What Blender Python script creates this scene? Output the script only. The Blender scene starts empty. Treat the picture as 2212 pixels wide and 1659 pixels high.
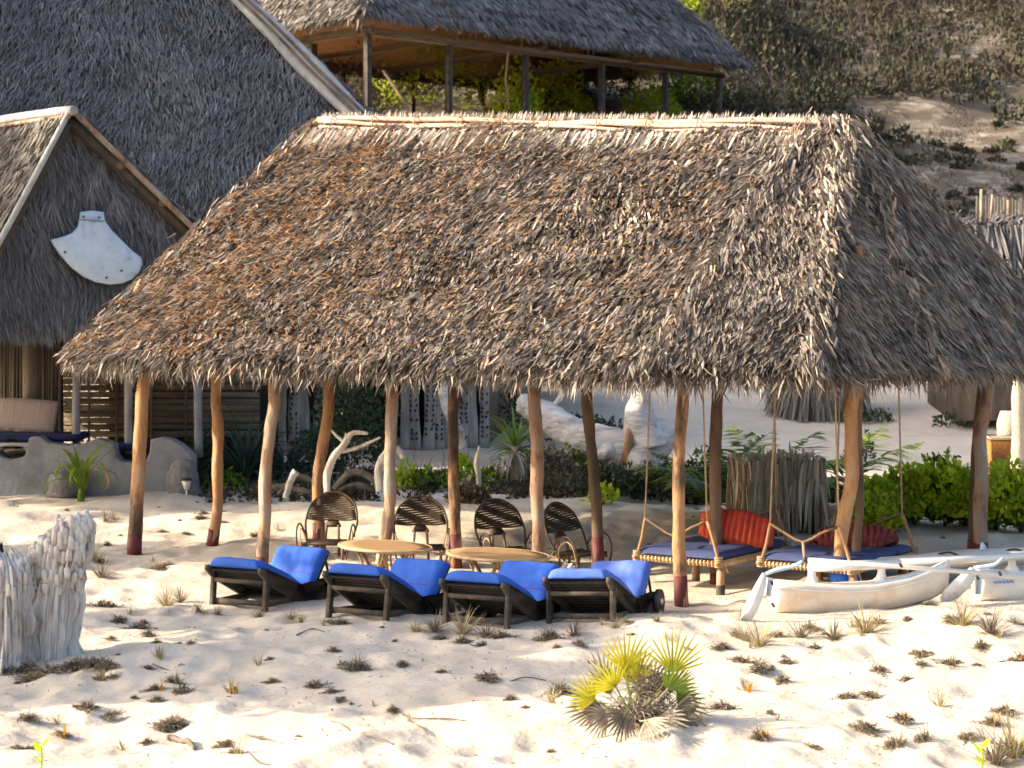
import bpy, math, random
import numpy as np
from mathutils import Vector, Matrix, Euler

R = math.radians
random.seed(7)
rng = np.random.default_rng(7)
S = bpy.context.scene
col = S.collection

# ------------------------------------------------------------------ camera, world, sun, exposure
FPX = 4184.0                      # focal length in pixels of a 2212 px wide picture
CAMZ = 2.84
PITCH = math.atan(179.0 / FPX)
cam = bpy.data.objects.new('camera', bpy.data.cameras.new('camera'))
col.objects.link(cam)
cam.location = (0, 0, CAMZ)
cam.rotation_euler = (R(90) - PITCH, 0, 0)
cam.data.sensor_width = 36.0
cam.data.lens = 36.0 * FPX / 2212.0
cam.data.clip_start = 0.2
cam.data.clip_end = 600
cam.data.dof.use_dof = True
cam.data.dof.focus_distance = 17.5
cam.data.dof.aperture_fstop = 3.4
S.camera = cam

SUN_EL, SUN_BACK = R(25), R(-5)   # elevation; degrees behind the picture plane, from the left
sdir = Vector((-math.cos(SUN_EL) * math.cos(SUN_BACK), math.cos(SUN_EL) * math.sin(SUN_BACK), math.sin(SUN_EL)))
sun = bpy.data.objects.new('sun', bpy.data.lights.new('sun', 'SUN'))
col.objects.link(sun)
sun.data.energy = 4.3
sun.data.angle = R(0.6)
sun.data.color = (1.0, 0.83, 0.62)
sun.rotation_euler = sdir.to_track_quat('Z', 'Y').to_euler()
sun.location = (-30, 10, 30)

world = bpy.data.worlds.new('World')
S.world = world
world.use_nodes = True
wn = world.node_tree.nodes
wl = world.node_tree.links
bg = wn['Background']
sky = wn.new('ShaderNodeTexSky')
sky.sky_type = 'NISHITA'
sky.sun_disc = False
sky.sun_elevation = SUN_EL
sky.sun_rotation = math.atan2(sdir.x, sdir.y)
sky.dust_density = 5.0
sky.ozone_density = 0.5
wl.new(sky.outputs[0], bg.inputs[0])
bg.inputs[1].default_value = 0.15

S.view_settings.view_transform = 'Standard'
S.view_settings.look = 'None'
S.view_settings.exposure = 1.32
S.view_settings.gamma = 1.0
S.view_settings.use_curve_mapping = False
S.render.engine = 'CYCLES'
S.cycles.max_bounces = 5
S.cycles.diffuse_bounces = 3
S.cycles.transparent_max_bounces = 4
S.cycles.use_denoising = True
S.cycles.filter_width = 1.6

# ------------------------------------------------------------------ numeric helpers
def _hash(ix, iy, iz):
    h = (ix * 374761393 + iy * 668265263 + iz * 2147483647 + 1013904223) & 0xFFFFFFFF
    h = ((h ^ (h >> 13)) * 1274126177) & 0xFFFFFFFF
    h = h ^ (h >> 16)
    return (h & 0xFFFFFF) / float(0xFFFFFF)

def vnoise(x, y, z=0.0):
    x, y, z = np.broadcast_arrays(np.asarray(x, float), np.asarray(y, float), np.asarray(z, float))
    ix, iy, iz = np.floor(x).astype(np.int64), np.floor(y).astype(np.int64), np.floor(z).astype(np.int64)
    fx, fy, fz = x - ix, y - iy, z - iz
    fx, fy, fz = [f * f * (3 - 2 * f) for f in (fx, fy, fz)]
    def L(a, b, t): return a + (b - a) * t
    def H(a, b, c): return _hash(ix + a, iy + b, iz + c)
    v0 = L(L(H(0, 0, 0), H(1, 0, 0), fx), L(H(0, 1, 0), H(1, 1, 0), fx), fy)
    v1 = L(L(H(0, 0, 1), H(1, 0, 1), fx), L(H(0, 1, 1), H(1, 1, 1), fx), fy)
    return L(v0, v1, fz) * 2 - 1

def fbm(x, y, z=0.0, o=4):
    s, a = 0.0, 1.0
    for i in range(o):
        s = s + a * vnoise(x * 2 ** i + 17.3 * i, y * 2 ** i + 5.1 * i, z * 2 ** i)
        a *= 0.5
    return s

def sstep(a, b, x):
    t = np.clip((np.asarray(x, float) - a) / (b - a), 0, 1)
    return t * t * (3 - 2 * t)

def terrain(x, y):
    x = np.asarray(x, float); y = np.asarray(y, float)
    hr = np.interp(y, [0, 29, 33, 36, 40, 45, 50, 55, 65, 80, 100, 150], [0, 0, .12, .5, 1.1, 2.0, 3.2, 4.7, 8.2, 14, 22, 40])
    hc = np.interp(y, [0, 29, 33, 36, 42, 46, 50, 58, 61, 66, 75, 100, 150], [0, 0, .05, .45, 1.3, 4.6, 7.0, 7.3, 8.2, 10.2, 14, 26, 46])
    k = sstep(6.5, 11.5, x)
    h = hc * (1 - k) + hr * k
    # the bench the middle part rises from is a little lower right behind the pavilion
    h = h - 0.09 * sstep(17.2, 18.4, y) * (1 - sstep(19.5, 22.5, y)) * (1 - sstep(2.0, 3.0, x))
    # mound at the right in front of the catamaran, low rise at far left front
    h = h + 0.14 * np.exp(-((x - 4.6) / 1.7) ** 2 - ((y - 16.2) / 0.9) ** 2)
    h = h + 0.10 * np.exp(-((x + 2.2) / 1.6) ** 2 - ((y - 15.2) / 0.8) ** 2)
    near = 1 - sstep(24, 60, y)
    flat = 1 - 0.55 * sstep(17.0, 18.0, y) * (1 - sstep(21.5, 23, y)) * (1 - sstep(3.5, 4.5, np.abs(x + .5)))
    h = h + near * flat * (0.060 * fbm(x * .75, y * .75, o=2) + 0.030 * fbm(x * 2.3 + 9, y * 2.3, o=2))
    h = h + (1 - near) * 0.35 * fbm(x * .16, y * .16, 3.0, o=3)
    return h

def tz(x, y): return float(terrain(x, y))

cp, sp = math.cos(PITCH), math.sin(PITCH)
def ray(px, py):
    a, b = (px - 1106.0) / FPX, (829.5 - py) / FPX
    return Vector((a, cp + b * sp, -sp + b * cp))
def P(px, py, Y):
    d = ray(px, py)
    return Vector((0, 0, CAMZ)) + d * (Y / d.y)
def X(px, Y): return (px - 1106.0) / FPX * Y
def GR(px, py):
    """the point of the terrain that this direction meets"""
    d = ray(px, py); t = 9.0
    while t < 140:
        p = Vector((0, 0, CAMZ)) + d * t
        if p.z <= tz(p.x, p.y): break
        t += 0.05
    return Vector((p.x, p.y, tz(p.x, p.y)))
def onplane(px, py, p0, n):
    d = ray(px, py); o = Vector((0, 0, CAMZ))
    t = (Vector(p0) - o).dot(n) / d.dot(n)
    return o + d * t

def nrm(a): return a / np.maximum(np.linalg.norm(a, axis=-1, keepdims=True), 1e-9)

# ------------------------------------------------------------------ mesh helpers
def mesh_np(name, V, faces, m=None, smooth=False):
    """V (n,3); faces: list of int arrays (k,3) or (k,4)"""
    me = bpy.data.meshes.new(name)
    V = np.asarray(V, np.float32)
    me.vertices.add(len(V)); me.vertices.foreach_set('co', V.ravel())
    li, ls, lt, pos = [], [], [], 0
    for f in faces:
        f = np.asarray(f, np.int32)
        if len(f) == 0: continue
        k = f.shape[1]
        li.append(f.ravel()); ls.append(np.arange(len(f)) * k + pos); lt.append(np.full(len(f), k)); pos += f.size
    li = np.concatenate(li); ls = np.concatenate(ls); lt = np.concatenate(lt)
    me.loops.add(len(li)); me.loops.foreach_set('vertex_index', li.astype(np.int32))
    me.polygons.add(len(ls)); me.polygons.foreach_set('loop_start', ls.astype(np.int32))
    me.polygons.foreach_set('loop_total', lt.astype(np.int32))
    if smooth: me.polygons.foreach_set('use_smooth', np.ones(len(ls), bool))
    me.update(calc_edges=True); me.validate()
    if m: me.materials.append(m)
    return me

def root_loc(o):
    while o.parent: o = o.parent
    return np.array(o.location)

def link(name, me, parent=None):
    o = bpy.data.objects.new(name, me); col.objects.link(o)
    if parent: o.parent = parent
    return o

class MB:
    def __init__(s): s.v = []; s.t = []; s.q = []; s.n = 0
    def add(s, V, tris=None, quads=None):
        V = np.asarray(V, float).reshape(-1, 3)
        if tris is not None and len(tris): s.t.append(np.asarray(tris, int) + s.n)
        if quads is not None and len(quads): s.q.append(np.asarray(quads, int) + s.n)
        s.v.append(V); s.n += len(V)
    def box(s, c, size, rot=None, bev=0.0):
        sx, sy, sz = [a / 2 for a in size]
        if bev <= 0:
            V = np.array([[x, y, z] for x in (-sx, sx) for y in (-sy, sy) for z in (-sz, sz)])
            Q = [[0, 1, 3, 2], [4, 6, 7, 5], [0, 4, 5, 1], [2, 3, 7, 6], [0, 2, 6, 4], [1, 5, 7, 3]]
            T = []
        else:
            b = min(bev, sx * .8, sy * .8, sz * .8)
            V = []
            for x in (-1, 1):
                for y in (-1, 1):
                    for z in (-1, 1):
                        V += [[x * sx, y * (sy - b), z * (sz - b)], [x * (sx - b), y * sy, z * (sz - b)], [x * (sx - b), y * (sy - b), z * sz]]
            V = np.array(V)
            def i(x, y, z, k): return ((x * 2 + y) * 2 + z) * 3 + k
            Q = []; T = []
            for a in (0, 1):
                Q.append([i(a, 0, 0, 0), i(a, 1, 0, 0), i(a, 1, 1, 0), i(a, 0, 1, 0)])
                Q.append([i(0, a, 0, 1), i(1, a, 0, 1), i(1, a, 1, 1), i(0, a, 1, 1)])
                Q.append([i(0, 0, a, 2), i(1, 0, a, 2), i(1, 1, a, 2), i(0, 1, a, 2)])
                for b2 in (0, 1):
                    Q.append([i(a, b2, 0, 0), i(a, b2, 1, 0), i(a, b2, 1, 1), i(a, b2, 0, 1)])
                    Q.append([i(a, 0, b2, 0), i(a, 1, b2, 0), i(a, 1, b2, 2), i(a, 0, b2, 2)])
                    Q.append([i(0, a, b2, 1), i(1, a, b2, 1), i(1, a, b2, 2), i(0, a, b2, 2)])
                    for c2 in (0, 1): T.append([i(a, b2, c2, 0), i(a, b2, c2, 1), i(a, b2, c2, 2)])
        if rot is not None:
            M = np.array(rot.to_matrix() if hasattr(rot, 'to_matrix') else rot); V = V @ M.T
        s.add(V + np.array(c), T, Q)
    def bar(s, a, b, w, h, bev=0.0, up=(0, 0, 1)):
        a, b = Vector(a), Vector(b); d = (b - a); L = d.length; y = d.normalized()
        u = Vector(up)
        x = y.cross(u)
        if x.length < 1e-3: x = Vector((1, 0, 0))
        x.normalize(); z = x.cross(y)
        M = np.array([[x[i], y[i], z[i]] for i in range(3)])
        s.box((a + b) / 2, (w, L, h), M, bev)
    def tube(s, pts, rad, n=8, caps=True, noise=0.0, nf=6.0, flut=0.0, seed=0.0, smooth_path=0):
        p = np.array([list(q) for q in pts], float)
        r = np.full(len(p), rad, float) if np.isscalar(rad) else np.array(rad, float)
        if smooth_path:
            k = len(p); t = np.linspace(0, k - 1, (k - 1) * smooth_path + 1)
            i = np.clip(t.astype(int), 0, k - 2); f = (t - i)[:, None]
            pm = p[np.clip(i - 1, 0, k - 1)]; p0 = p[i]; p1 = p[i + 1]; pn = p[np.clip(i + 2, 0, k - 1)]
            P2 = .5 * ((2 * p0) + (-pm + p1) * f + (2 * pm - 5 * p0 + 4 * p1 - pn) * f * f + (-pm + 3 * p0 - 3 * p1 + pn) * f ** 3)
            r = np.interp(t, np.arange(k), r); p = P2
        tan = nrm(np.gradient(p, axis=0))
        ref = np.array([0, 0, 1.0]) if abs(tan[:, 2]).mean() < .8 else np.array([1.0, 0, 0])
        if abs(tan @ ref).max() > .97: ref = np.array([.3, 1.0, .2]); ref /= np.linalg.norm(ref)
        x = nrm(np.cross(tan, ref)); y = np.cross(tan, x)
        a = np.linspace(0, 2 * np.pi, n, endpoint=False)
        rr = np.ones((len(p), n))
        if noise:
            q = p[:, None, :] * nf + np.stack([np.cos(a), np.sin(a), 0 * a], -1)[None] * 1.3
            rr = rr + noise * fbm(q[..., 0] + seed, q[..., 1], q[..., 2], o=3)
        if flut: rr = rr + flut * np.sin(a * 7 + seed)[None]
        V = p[:, None, :] + (x[:, None, :] * np.cos(a)[None, :, None] + y[:, None, :] * np.sin(a)[None, :, None]) * (r[:, None] * rr)[..., None]
        m = len(p)
        i, j = np.meshgrid(np.arange(m - 1), np.arange(n), indexing='ij'); j2 = (j + 1) % n
        Q = np.stack([i * n + j, i * n + j2, (i + 1) * n + j2, (i + 1) * n + j], -1).reshape(-1, 4)
        V = V.reshape(-1, 3); T = []
        if caps:
            V = np.vstack([V, p[0], p[-1]]); c0, c1 = m * n, m * n + 1
            T = [[c0, (k + 1) % n, k] for k in range(n)] + [[c1, (m - 1) * n + k, (m - 1) * n + (k + 1) % n] for k in range(n)]
        s.add(V, T, Q)
    def grid(s, G, thick=None):
        """G (a,b,3) sheet; if thick is given it is an (a,b,3) lower sheet and the edge is closed"""
        a, b = G.shape[:2]
        i, j = np.meshgrid(np.arange(a - 1), np.arange(b - 1), indexing='ij')
        Q = np.stack([i * b + j, i * b + j + 1, (i + 1) * b + j + 1, (i + 1) * b + j], -1).reshape(-1, 4)
        if thick is None: s.add(G, None, Q); return
        N = a * b
        ring = [(k, 0) for k in range(a)] + [(a - 1, k) for k in range(1, b)] + [(k, b - 1) for k in range(a - 2, -1, -1)] + [(0, k) for k in range(b - 2, 0, -1)]
        idx = [k * b + l for k, l in ring]
        E = [[idx[k], idx[(k + 1) % len(idx)], idx[(k + 1) % len(idx)] + N, idx[k] + N] for k in range(len(idx))]
        s.add(np.vstack([G.reshape(-1, 3), thick.reshape(-1, 3)]), None, np.vstack([Q, Q[:, ::-1] + N, E]))
    def prism(s, poly, off):
        """closed outline poly (n,3) extruded by vector off (fan fill around the centroid)"""
        p = np.array([list(q) for q in poly], float); n = len(p); c = p.mean(0); off = np.array(off, float)
        V = np.vstack([p, p + off, c, c + off])
        T = [[k, (k + 1) % n, 2 * n] for k in range(n)] + [[n + (k + 1) % n, n + k, 2 * n + 1] for k in range(n)]
        Q = [[k, k + n, (k + 1) % n + n, (k + 1) % n] for k in range(n)]
        s.add(V, T, Q)
    def blades(s, base, d, side, nn, L, W, lift=0.0, taper=.9):
        """many thin leaves: base (n,3), unit direction d, side, normal nn; two segments, pointed"""
        n = len(base); L = np.broadcast_to(L, n)[:, None]; W = np.broadcast_to(W, n)[:, None] * .5
        lift = np.broadcast_to(lift, n)[:, None]
        m = base + d * L * .5 + nn * L * lift * .28
        t = base + d * L * (1 - .12 * np.abs(lift)) + nn * L * lift
        V = np.stack([base - side * W * .75, base + side * W * .75, m + side * W * taper, m - side * W * taper, t], 1).reshape(-1, 3)
        k = np.arange(n)[:, None] * 5
        s.add(V, np.hstack([k + 3, k + 2, k + 4]), np.hstack([k, k + 1, k + 2, k + 3]))
    def mesh(s, name, m, smooth=False, off=None):
        V = np.vstack(s.v)
        if off is not None: V = V - off
        f = []
        if s.t: f.append(np.vstack(s.t))
        if s.q: f.append(np.vstack(s.q))
        return mesh_np(name, V, f, m, smooth)
    def build(s, name, m, parent=None, smooth=False, world=True, kind=None):
        me = s.mesh(name, m, smooth, root_loc(parent) if (parent and world) else None)
        o = link(name, me, parent)
        if kind: o['kind'] = kind
        return o

def thing(name, label, cat, loc=(0, 0, 0), rz=0.0, group=None):
    o = bpy.data.objects.new(name, None); col.objects.link(o)
    o.empty_display_size = .2
    o.location = loc; o.rotation_euler = (0, 0, rz)
    o['label'] = label; o['category'] = cat
    if group: o['group'] = group
    return o
def tag(o, label, cat, group=None, kind=None):
    o['label'] = label; o['category'] = cat
    if group: o['group'] = group
    if kind: o['kind'] = kind
    return o
def single(mb, name, m, label, cat, loc, group=None, smooth=False):
    """a thing that is one mesh, its origin at loc (verts given in world space)"""
    me = mb.mesh(name, m, smooth, np.array(loc))
    o = link(name, me); o.location = loc
    return tag(o, label, cat, group)
KIDS = {}
def copy_tree(o, parent=None, table=None):
    if table is None:
        table = {}
        for c in bpy.data.objects:
            if c.parent: table.setdefault(c.parent, []).append(c)
    c = o.copy(); col.objects.link(c); c.parent = parent
    for ch in table.get(o, []): copy_tree(ch, c, table)
    return c

# ------------------------------------------------------------------ materials
def mat(name, cols, scale=8.0, rough=.8, bump=0.0, bscale=None, island=False, stretch=(1, 1, 1), transl=0.0, spec=.3, space='Object', detail=5.0, mix=.5, metallic=0.0):
    """procedural material: a ramp over noise (and over a random value per loose piece when island)"""
    m = bpy.data.materials.new(name); m.use_nodes = True
    nt = m.node_tree; N = nt.nodes; L = nt.links
    b = N['Principled BSDF']
    b.inputs['Roughness'].default_value = rough
    b.inputs['Specular IOR Level'].default_value = spec
    b.inputs['Metallic'].default_value = metallic
    tc = N.new('ShaderNodeTexCoord'); mp = N.new('ShaderNodeMapping')
    mp.inputs['Scale'].default_value = stretch
    L.new(tc.outputs[space], mp.inputs[0])
    nz = N.new('ShaderNodeTexNoise'); nz.inputs['Scale'].default_value = scale; nz.inputs['Detail'].default_value = detail
    nz.inputs['Roughness'].default_value = .62
    L.new(mp.outputs[0], nz.inputs[0])
    cr = N.new('ShaderNodeValToRGB')
    els = cr.color_ramp.elements
    n = len(cols)
    for i, c in enumerate(cols):
        if isinstance(c[0], (tuple, list)): pos, c = c[1], c[0]
        else: pos = i / max(1, n - 1)
        e = els[i] if i < 2 else els.new(pos)
        e.position = pos; e.color = (*c, 1)
    if island:
        g = N.new('ShaderNodeNewGeometry')
        mx = N.new('ShaderNodeMix'); mx.data_type = 'FLOAT'; mx.inputs[0].default_value = mix
        L.new(g.outputs['Random Per Island'], mx.inputs[2])
        mr = N.new('ShaderNodeMapRange'); mr.inputs[1].default_value = .3; mr.inputs[2].default_value = .7
        L.new(nz.outputs[0], mr.inputs[0]); L.new(mr.outputs[0], mx.inputs[3])
        L.new(mx.outputs[0], cr.inputs[0])
    else:
        mr = N.new('ShaderNodeMapRange'); mr.inputs[1].default_value = .28; mr.inputs[2].default_value = .72
        L.new(nz.outputs[0], mr.inputs[0]); L.new(mr.outputs[0], cr.inputs[0])
    L.new(cr.outputs[0], b.inputs['Base Color'])
    if bump:
        bn = N.new('ShaderNodeTexNoise'); bn.inputs['Scale'].default_value = bscale or scale * 4; bn.inputs['Detail'].default_value = 6
        L.new(mp.outputs[0], bn.inputs[0])
        bp = N.new('ShaderNodeBump'); bp.inputs['Strength'].default_value = 1.0; bp.inputs['Distance'].default_value = bump
        L.new(bn.outputs[0], bp.inputs['Height']); L.new(bp.outputs[0], b.inputs['Normal'])
    if transl:
        tr = N.new('ShaderNodeBsdfTranslucent'); ms = N.new('ShaderNodeMixShader'); ms.inputs[0].default_value = transl
        L.new(cr.outputs[0], tr.inputs[0])
        out = N['Material Output']
        L.new(b.outputs[0], ms.inputs[1]); L.new(tr.outputs[0], ms.inputs[2]); L.new(ms.outputs[0], out.inputs[0])
    return m

M = {}
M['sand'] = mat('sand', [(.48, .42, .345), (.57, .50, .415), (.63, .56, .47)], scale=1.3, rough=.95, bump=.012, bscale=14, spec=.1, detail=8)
def dune_litter_shade(m):
    """dead leaves and roots darken the high dune in patches that also stand in for shade"""
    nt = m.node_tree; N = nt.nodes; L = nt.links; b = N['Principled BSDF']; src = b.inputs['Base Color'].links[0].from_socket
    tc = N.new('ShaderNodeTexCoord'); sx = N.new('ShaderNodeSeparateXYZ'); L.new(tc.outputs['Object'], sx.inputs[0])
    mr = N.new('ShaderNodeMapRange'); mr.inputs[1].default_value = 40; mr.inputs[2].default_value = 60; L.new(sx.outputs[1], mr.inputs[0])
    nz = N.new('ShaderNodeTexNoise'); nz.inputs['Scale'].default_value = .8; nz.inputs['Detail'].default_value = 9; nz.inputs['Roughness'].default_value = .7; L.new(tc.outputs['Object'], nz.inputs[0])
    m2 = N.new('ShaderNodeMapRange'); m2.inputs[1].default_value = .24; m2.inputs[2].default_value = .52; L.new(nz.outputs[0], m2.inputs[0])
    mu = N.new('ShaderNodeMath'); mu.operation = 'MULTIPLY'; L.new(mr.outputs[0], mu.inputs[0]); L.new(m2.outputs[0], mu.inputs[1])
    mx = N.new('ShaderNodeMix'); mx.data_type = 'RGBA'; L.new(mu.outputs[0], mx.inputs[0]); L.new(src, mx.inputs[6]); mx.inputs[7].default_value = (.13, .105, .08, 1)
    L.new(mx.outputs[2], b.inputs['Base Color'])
dune_litter_shade(M['sand'])
M['thatch'] = mat('thatch_main', [((.035, .029, .024), 0), ((.11, .092, .076), .30), ((.235, .20, .168), .54), ((.35, .30, .255), .74), ((.42, .27, .17), .83), ((.56, .49, .42), .91), ((.76, .70, .63), 1)],
                  scale=2.4, rough=.5, island=True, transl=.15, mix=.42, spec=.5)
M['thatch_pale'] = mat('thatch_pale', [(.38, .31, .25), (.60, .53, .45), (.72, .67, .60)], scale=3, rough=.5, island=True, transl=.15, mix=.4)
M['thatch_rust'] = mat('thatch_rust', [((.20, .12, .07), 0), ((.46, .27, .14), .45), ((.60, .36, .19), .8), ((.70, .52, .36), 1)], scale=1.0, rough=.5, island=True, transl=.15, mix=.3)
M['thatch_blue'] = mat('thatch_weathered', [((.075, .073, .076), 0), ((.15, .148, .156), .5), ((.23, .228, .24), .8), ((.36, .355, .36), 1)], scale=.8, rough=.7, island=True, mix=.4)  # weathered grey, with the blue of shade and a haze lift put into it
M['thatch_grey'] = mat('thatch_grey', [((.09, .08, .07), 0), ((.20, .18, .158), .5), ((.32, .29, .255), .85), ((.46, .40, .33), 1)], scale=.9, rough=.7, island=True, mix=.4)  # lightened so the colour carries some distance haze
M['under'] = mat('thatch_underlay', [(.035, .028, .022), (.09, .07, .05)], scale=6, rough=.9)
M['under_orange'] = mat('thatch_underside', [(.40, .20, .08), (.74, .42, .19)], scale=5, rough=.9, stretch=(1, 1, 6))  # orange of bounced low sun is put into this straw colour
M['cap'] = mat('hip_cap', [(.22, .22, .225), (.36, .36, .36), (.46, .45, .43)], scale=4, rough=.8, bump=.01)
M['pole'] = mat('pole_wood', [((.035, .025, .02), 0), ((.10, .065, .045), .24), ((.32, .165, .08), .42), ((.42, .235, .115), .66), ((.30, .245, .20), .84), ((.48, .40, .33), 1)], scale=3.6, rough=.7, bump=.02, bscale=14, stretch=(1, 1, .4), detail=8)
M['pole_grey'] = mat('pole_wood_grey', [((.04, .03, .024), 0), ((.12, .085, .065), .25), ((.34, .21, .13), .45), ((.30, .26, .225), .65), ((.48, .41, .34), 1)], scale=3.4, rough=.7, bump=.02, bscale=14, stretch=(1, 1, .4), detail=8)
M['pole_dark'] = mat('pole_wood_dark', [(.05, .035, .028), (.14, .09, .06), (.22, .14, .09)], scale=3, rough=.8, bump=.005, stretch=(1, 1, .4))
M['red_paint'] = mat('red_paint', [(.075, .018, .022), (.15, .035, .038)], scale=10, rough=.6, bump=.003)
M['ridge_pole'] = mat('ridge_pole', [(.34, .20, .14), (.55, .37, .28), (.62, .48, .40)], scale=4, rough=.6, bump=.004, stretch=(1, 1, 1))
M['dark_wood'] = mat('dark_wood', [(.028, .023, .018), (.07, .058, .047), (.115, .10, .085)], scale=9, rough=.75, bump=.003, stretch=(1, .25, 1))
M['cane_dark'] = mat('cane_dark', [(.018, .013, .01), (.055, .036, .024), (.13, .08, .05)], scale=12, rough=.6, island=True, mix=.5)
M['cane'] = mat('cane_pale', [(.33, .2, .10), (.55, .38, .2), (.68, .50, .30)], scale=10, rough=.5, bump=.002)
M['table'] = mat('table_boards', [(.20, .12, .065), (.40, .25, .13), (.52, .36, .21)], scale=14, rough=.5, island=True, mix=.3, stretch=(.3, 3, 1), bump=.003)
M['bamboo'] = mat('bamboo_slats', [(.09, .07, .05), (.17, .13, .09), (.24, .19, .13)], scale=4, rough=.7, stretch=(.4, .4, 4))
M['rope'] = mat('rope', [(.28, .19, .11), (.48, .36, .22)], scale=30, rough=.9, bump=.003)
M['blue'] = mat('blue_cloth', [(.026, .095, .42), (.034, .115, .49), (.05, .14, .54)], scale=3, rough=.75, bump=.003, bscale=14, spec=.2)
M['blue2'] = mat('blue_cloth_faded', [(.055, .12, .44), (.08, .15, .50), (.13, .20, .56)], scale=3, rough=.75, bump=.003, bscale=14, spec=.2)  # paler lilac copy of the blue: sunlight on the cloth put into its colour
M['seam'] = mat('seam_pink', [(.25, .06, .30), (.3, .08, .36)], rough=.8)
M['navy'] = mat('navy_cushion', [(.035, .05, .13), (.055, .075, .18)], scale=6, rough=.8, bump=.002)
M['navy_dark'] = mat('navy_dark', [(.012, .018, .07), (.02, .03, .11)], scale=6, rough=.8)
M['redcloth'] = mat('red_cloth', [(.42, .045, .022), (.60, .085, .04)], scale=6, rough=.7, bump=.003)
M['maroon'] = mat('maroon_cloth', [(.12, .022, .022), (.19, .04, .035)], scale=6, rough=.7, bump=.003)
M['white'] = mat('white_gelcoat', [((.48, .46, .43), 0), ((.70, .69, .67), .35), ((.78, .77, .74), 1)], scale=5, rough=.4, spec=.5)
M['hull'] = mat('hull_gelcoat', [(.60, .42, .26), (.72, .62, .50), (.76, .72, .66), (.70, .68, .64)], scale=2.2, rough=.4, spec=.5)
M['paleblue'] = mat('pale_blue_plastic', [(.34, .50, .66), (.45, .60, .74)], rough=.4)
M['alu'] = mat('aluminium', [(.60, .60, .58), (.72, .71, .69)], scale=4, rough=.35, metallic=.3)
M['black'] = mat('black_rubber', [(.015, .015, .015), (.04, .04, .04)], rough=.6)
M['bucket'] = mat('blue_plastic', [(.005, .12, .62), (.01, .17, .75)], rough=.4)
M['drift'] = mat('driftwood', [((.30, .26, .22), 0), ((.54, .50, .46), .4), ((.70, .68, .66), 1)], scale=6, rough=.85, bump=.025, bscale=18, stretch=(1, 1, .3))
M['driftlog'] = mat('driftwood_log', [((.20, .18, .17), 0), ((.40, .39, .39), .4), ((.56, .56, .56), 1)], scale=4, rough=.85, bump=.05, bscale=9, stretch=(.35, 1, 1.6))
M['driftdark'] = mat('driftwood_brown', [(.06, .048, .04), (.13, .11, .09), (.22, .19, .16)], scale=5, rough=.9, bump=.01)
M['plaster'] = mat('plaster', [(.15, .155, .172), (.23, .235, .25), (.29, .29, .295)], scale=3, rough=.95, bump=.012, bscale=18)  # darkened: the veranda's shade is put into the plaster colour
M['stone'] = mat('rough_stone', [(.10, .10, .11), (.22, .21, .21)], scale=10, rough=.95, bump=.03, bscale=14)
M['reed'] = mat('reeds', [(.06, .05, .042), (.15, .125, .10), (.24, .21, .17)], scale=5, rough=.85, stretch=(1, 1, .1))
M['stripe'] = mat('striped_cushion', [(.26, .20, .19), (.40, .32, .30)], scale=40, rough=.85, stretch=(1, .02, .02))
M['carved'] = mat('carved_wood', [(.16, .15, .145), (.32, .31, .30), (.42, .41, .41)], scale=5, rough=.9, bump=.01, stretch=(1, 1, .25))
M['interior'] = mat('dark_interior', [(.02, .017, .014), (.04, .032, .026)], rough=.9)  # near-black, the darkness inside is put into the colour
M['ornament'] = mat('white_bone', [((.30, .38, .46), 0), ((.48, .59, .71), .35), ((.60, .70, .80), 1)], scale=3.5, rough=.7, bump=.02, bscale=9, detail=9)  # white bone with the blue of the shade put into its colour
M['leaf'] = mat('leaf_green', [((.025, .05, .015), 0), ((.08, .14, .02), .4), ((.28, .38, .03), .75), ((.60, .60, .05), 1)], scale=3, rough=.45, island=True, transl=.4, mix=.35)
M['leaf_bright'] = mat('leaf_bright', [((.20, .30, .02), 0), ((.42, .54, .03), .5), ((.72, .74, .06), 1)], scale=3, rough=.4, island=True, transl=.5, mix=.35)
M['leaf_dark'] = mat('leaf_dark', [(.015, .03, .015), (.04, .07, .035), (.09, .13, .05)], scale=3, rough=.5, island=True, transl=.25, mix=.35)
M['leaf_blue'] = mat('leaf_bluegreen', [(.02, .045, .04), (.05, .09, .075), (.10, .15, .11)], scale=3, rough=.5, island=True, transl=.25, mix=.35)
M['palm_leaf'] = mat('palm_leaf', [((.26, .27, .02), 0), ((.55, .52, .025), .35), ((.82, .66, .03), .75), ((.78, .38, .05), 1)], scale=4, rough=.4, island=True, transl=.45, mix=.4, spec=.4)
M['palm_dead'] = mat('palm_leaf_dead', [(.17, .14, .11), (.36, .31, .25), (.56, .50, .42)], scale=4, rough=.75, island=True, transl=.2, mix=.4)
M['yucca'] = mat('yucca_leaf', [((.06, .11, .02), 0), ((.20, .30, .04), .6), ((.5, .5, .06), 1)], scale=3, rough=.45, island=True, transl=.35, mix=.3)
M['dry'] = mat('dry_grass', [(.085, .07, .053), (.19, .16, .12), (.36, .30, .22)], scale=6, rough=.9, island=True, transl=.15, mix=.25)
M['dry_pale'] = mat('dry_grass_pale', [(.20, .17, .10), (.36, .30, .17), (.55, .45, .22)], scale=6, rough=.9, island=True, transl=.25, mix=.25)
M['orange_leaf'] = mat('orange_leaf', [(.45, .16, .02), (.65, .38, .03)], scale=6, rough=.6, island=True, transl=.4, mix=.2)
M['scrub'] = mat('scrub_leaf', [((.026, .023, .016), 0), ((.050, .045, .032), .45), ((.062, .066, .036), .72), ((.10, .12, .055), .92), ((.16, .13, .095), 1)], scale=.35, rough=.8, island=True, transl=.15, mix=.5, detail=3)
M['scrub_twig'] = mat('scrub_twig', [(.055, .045, .034), (.11, .09, .068), (.20, .16, .125)], scale=.5, rough=.9, island=True, mix=.4)
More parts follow.
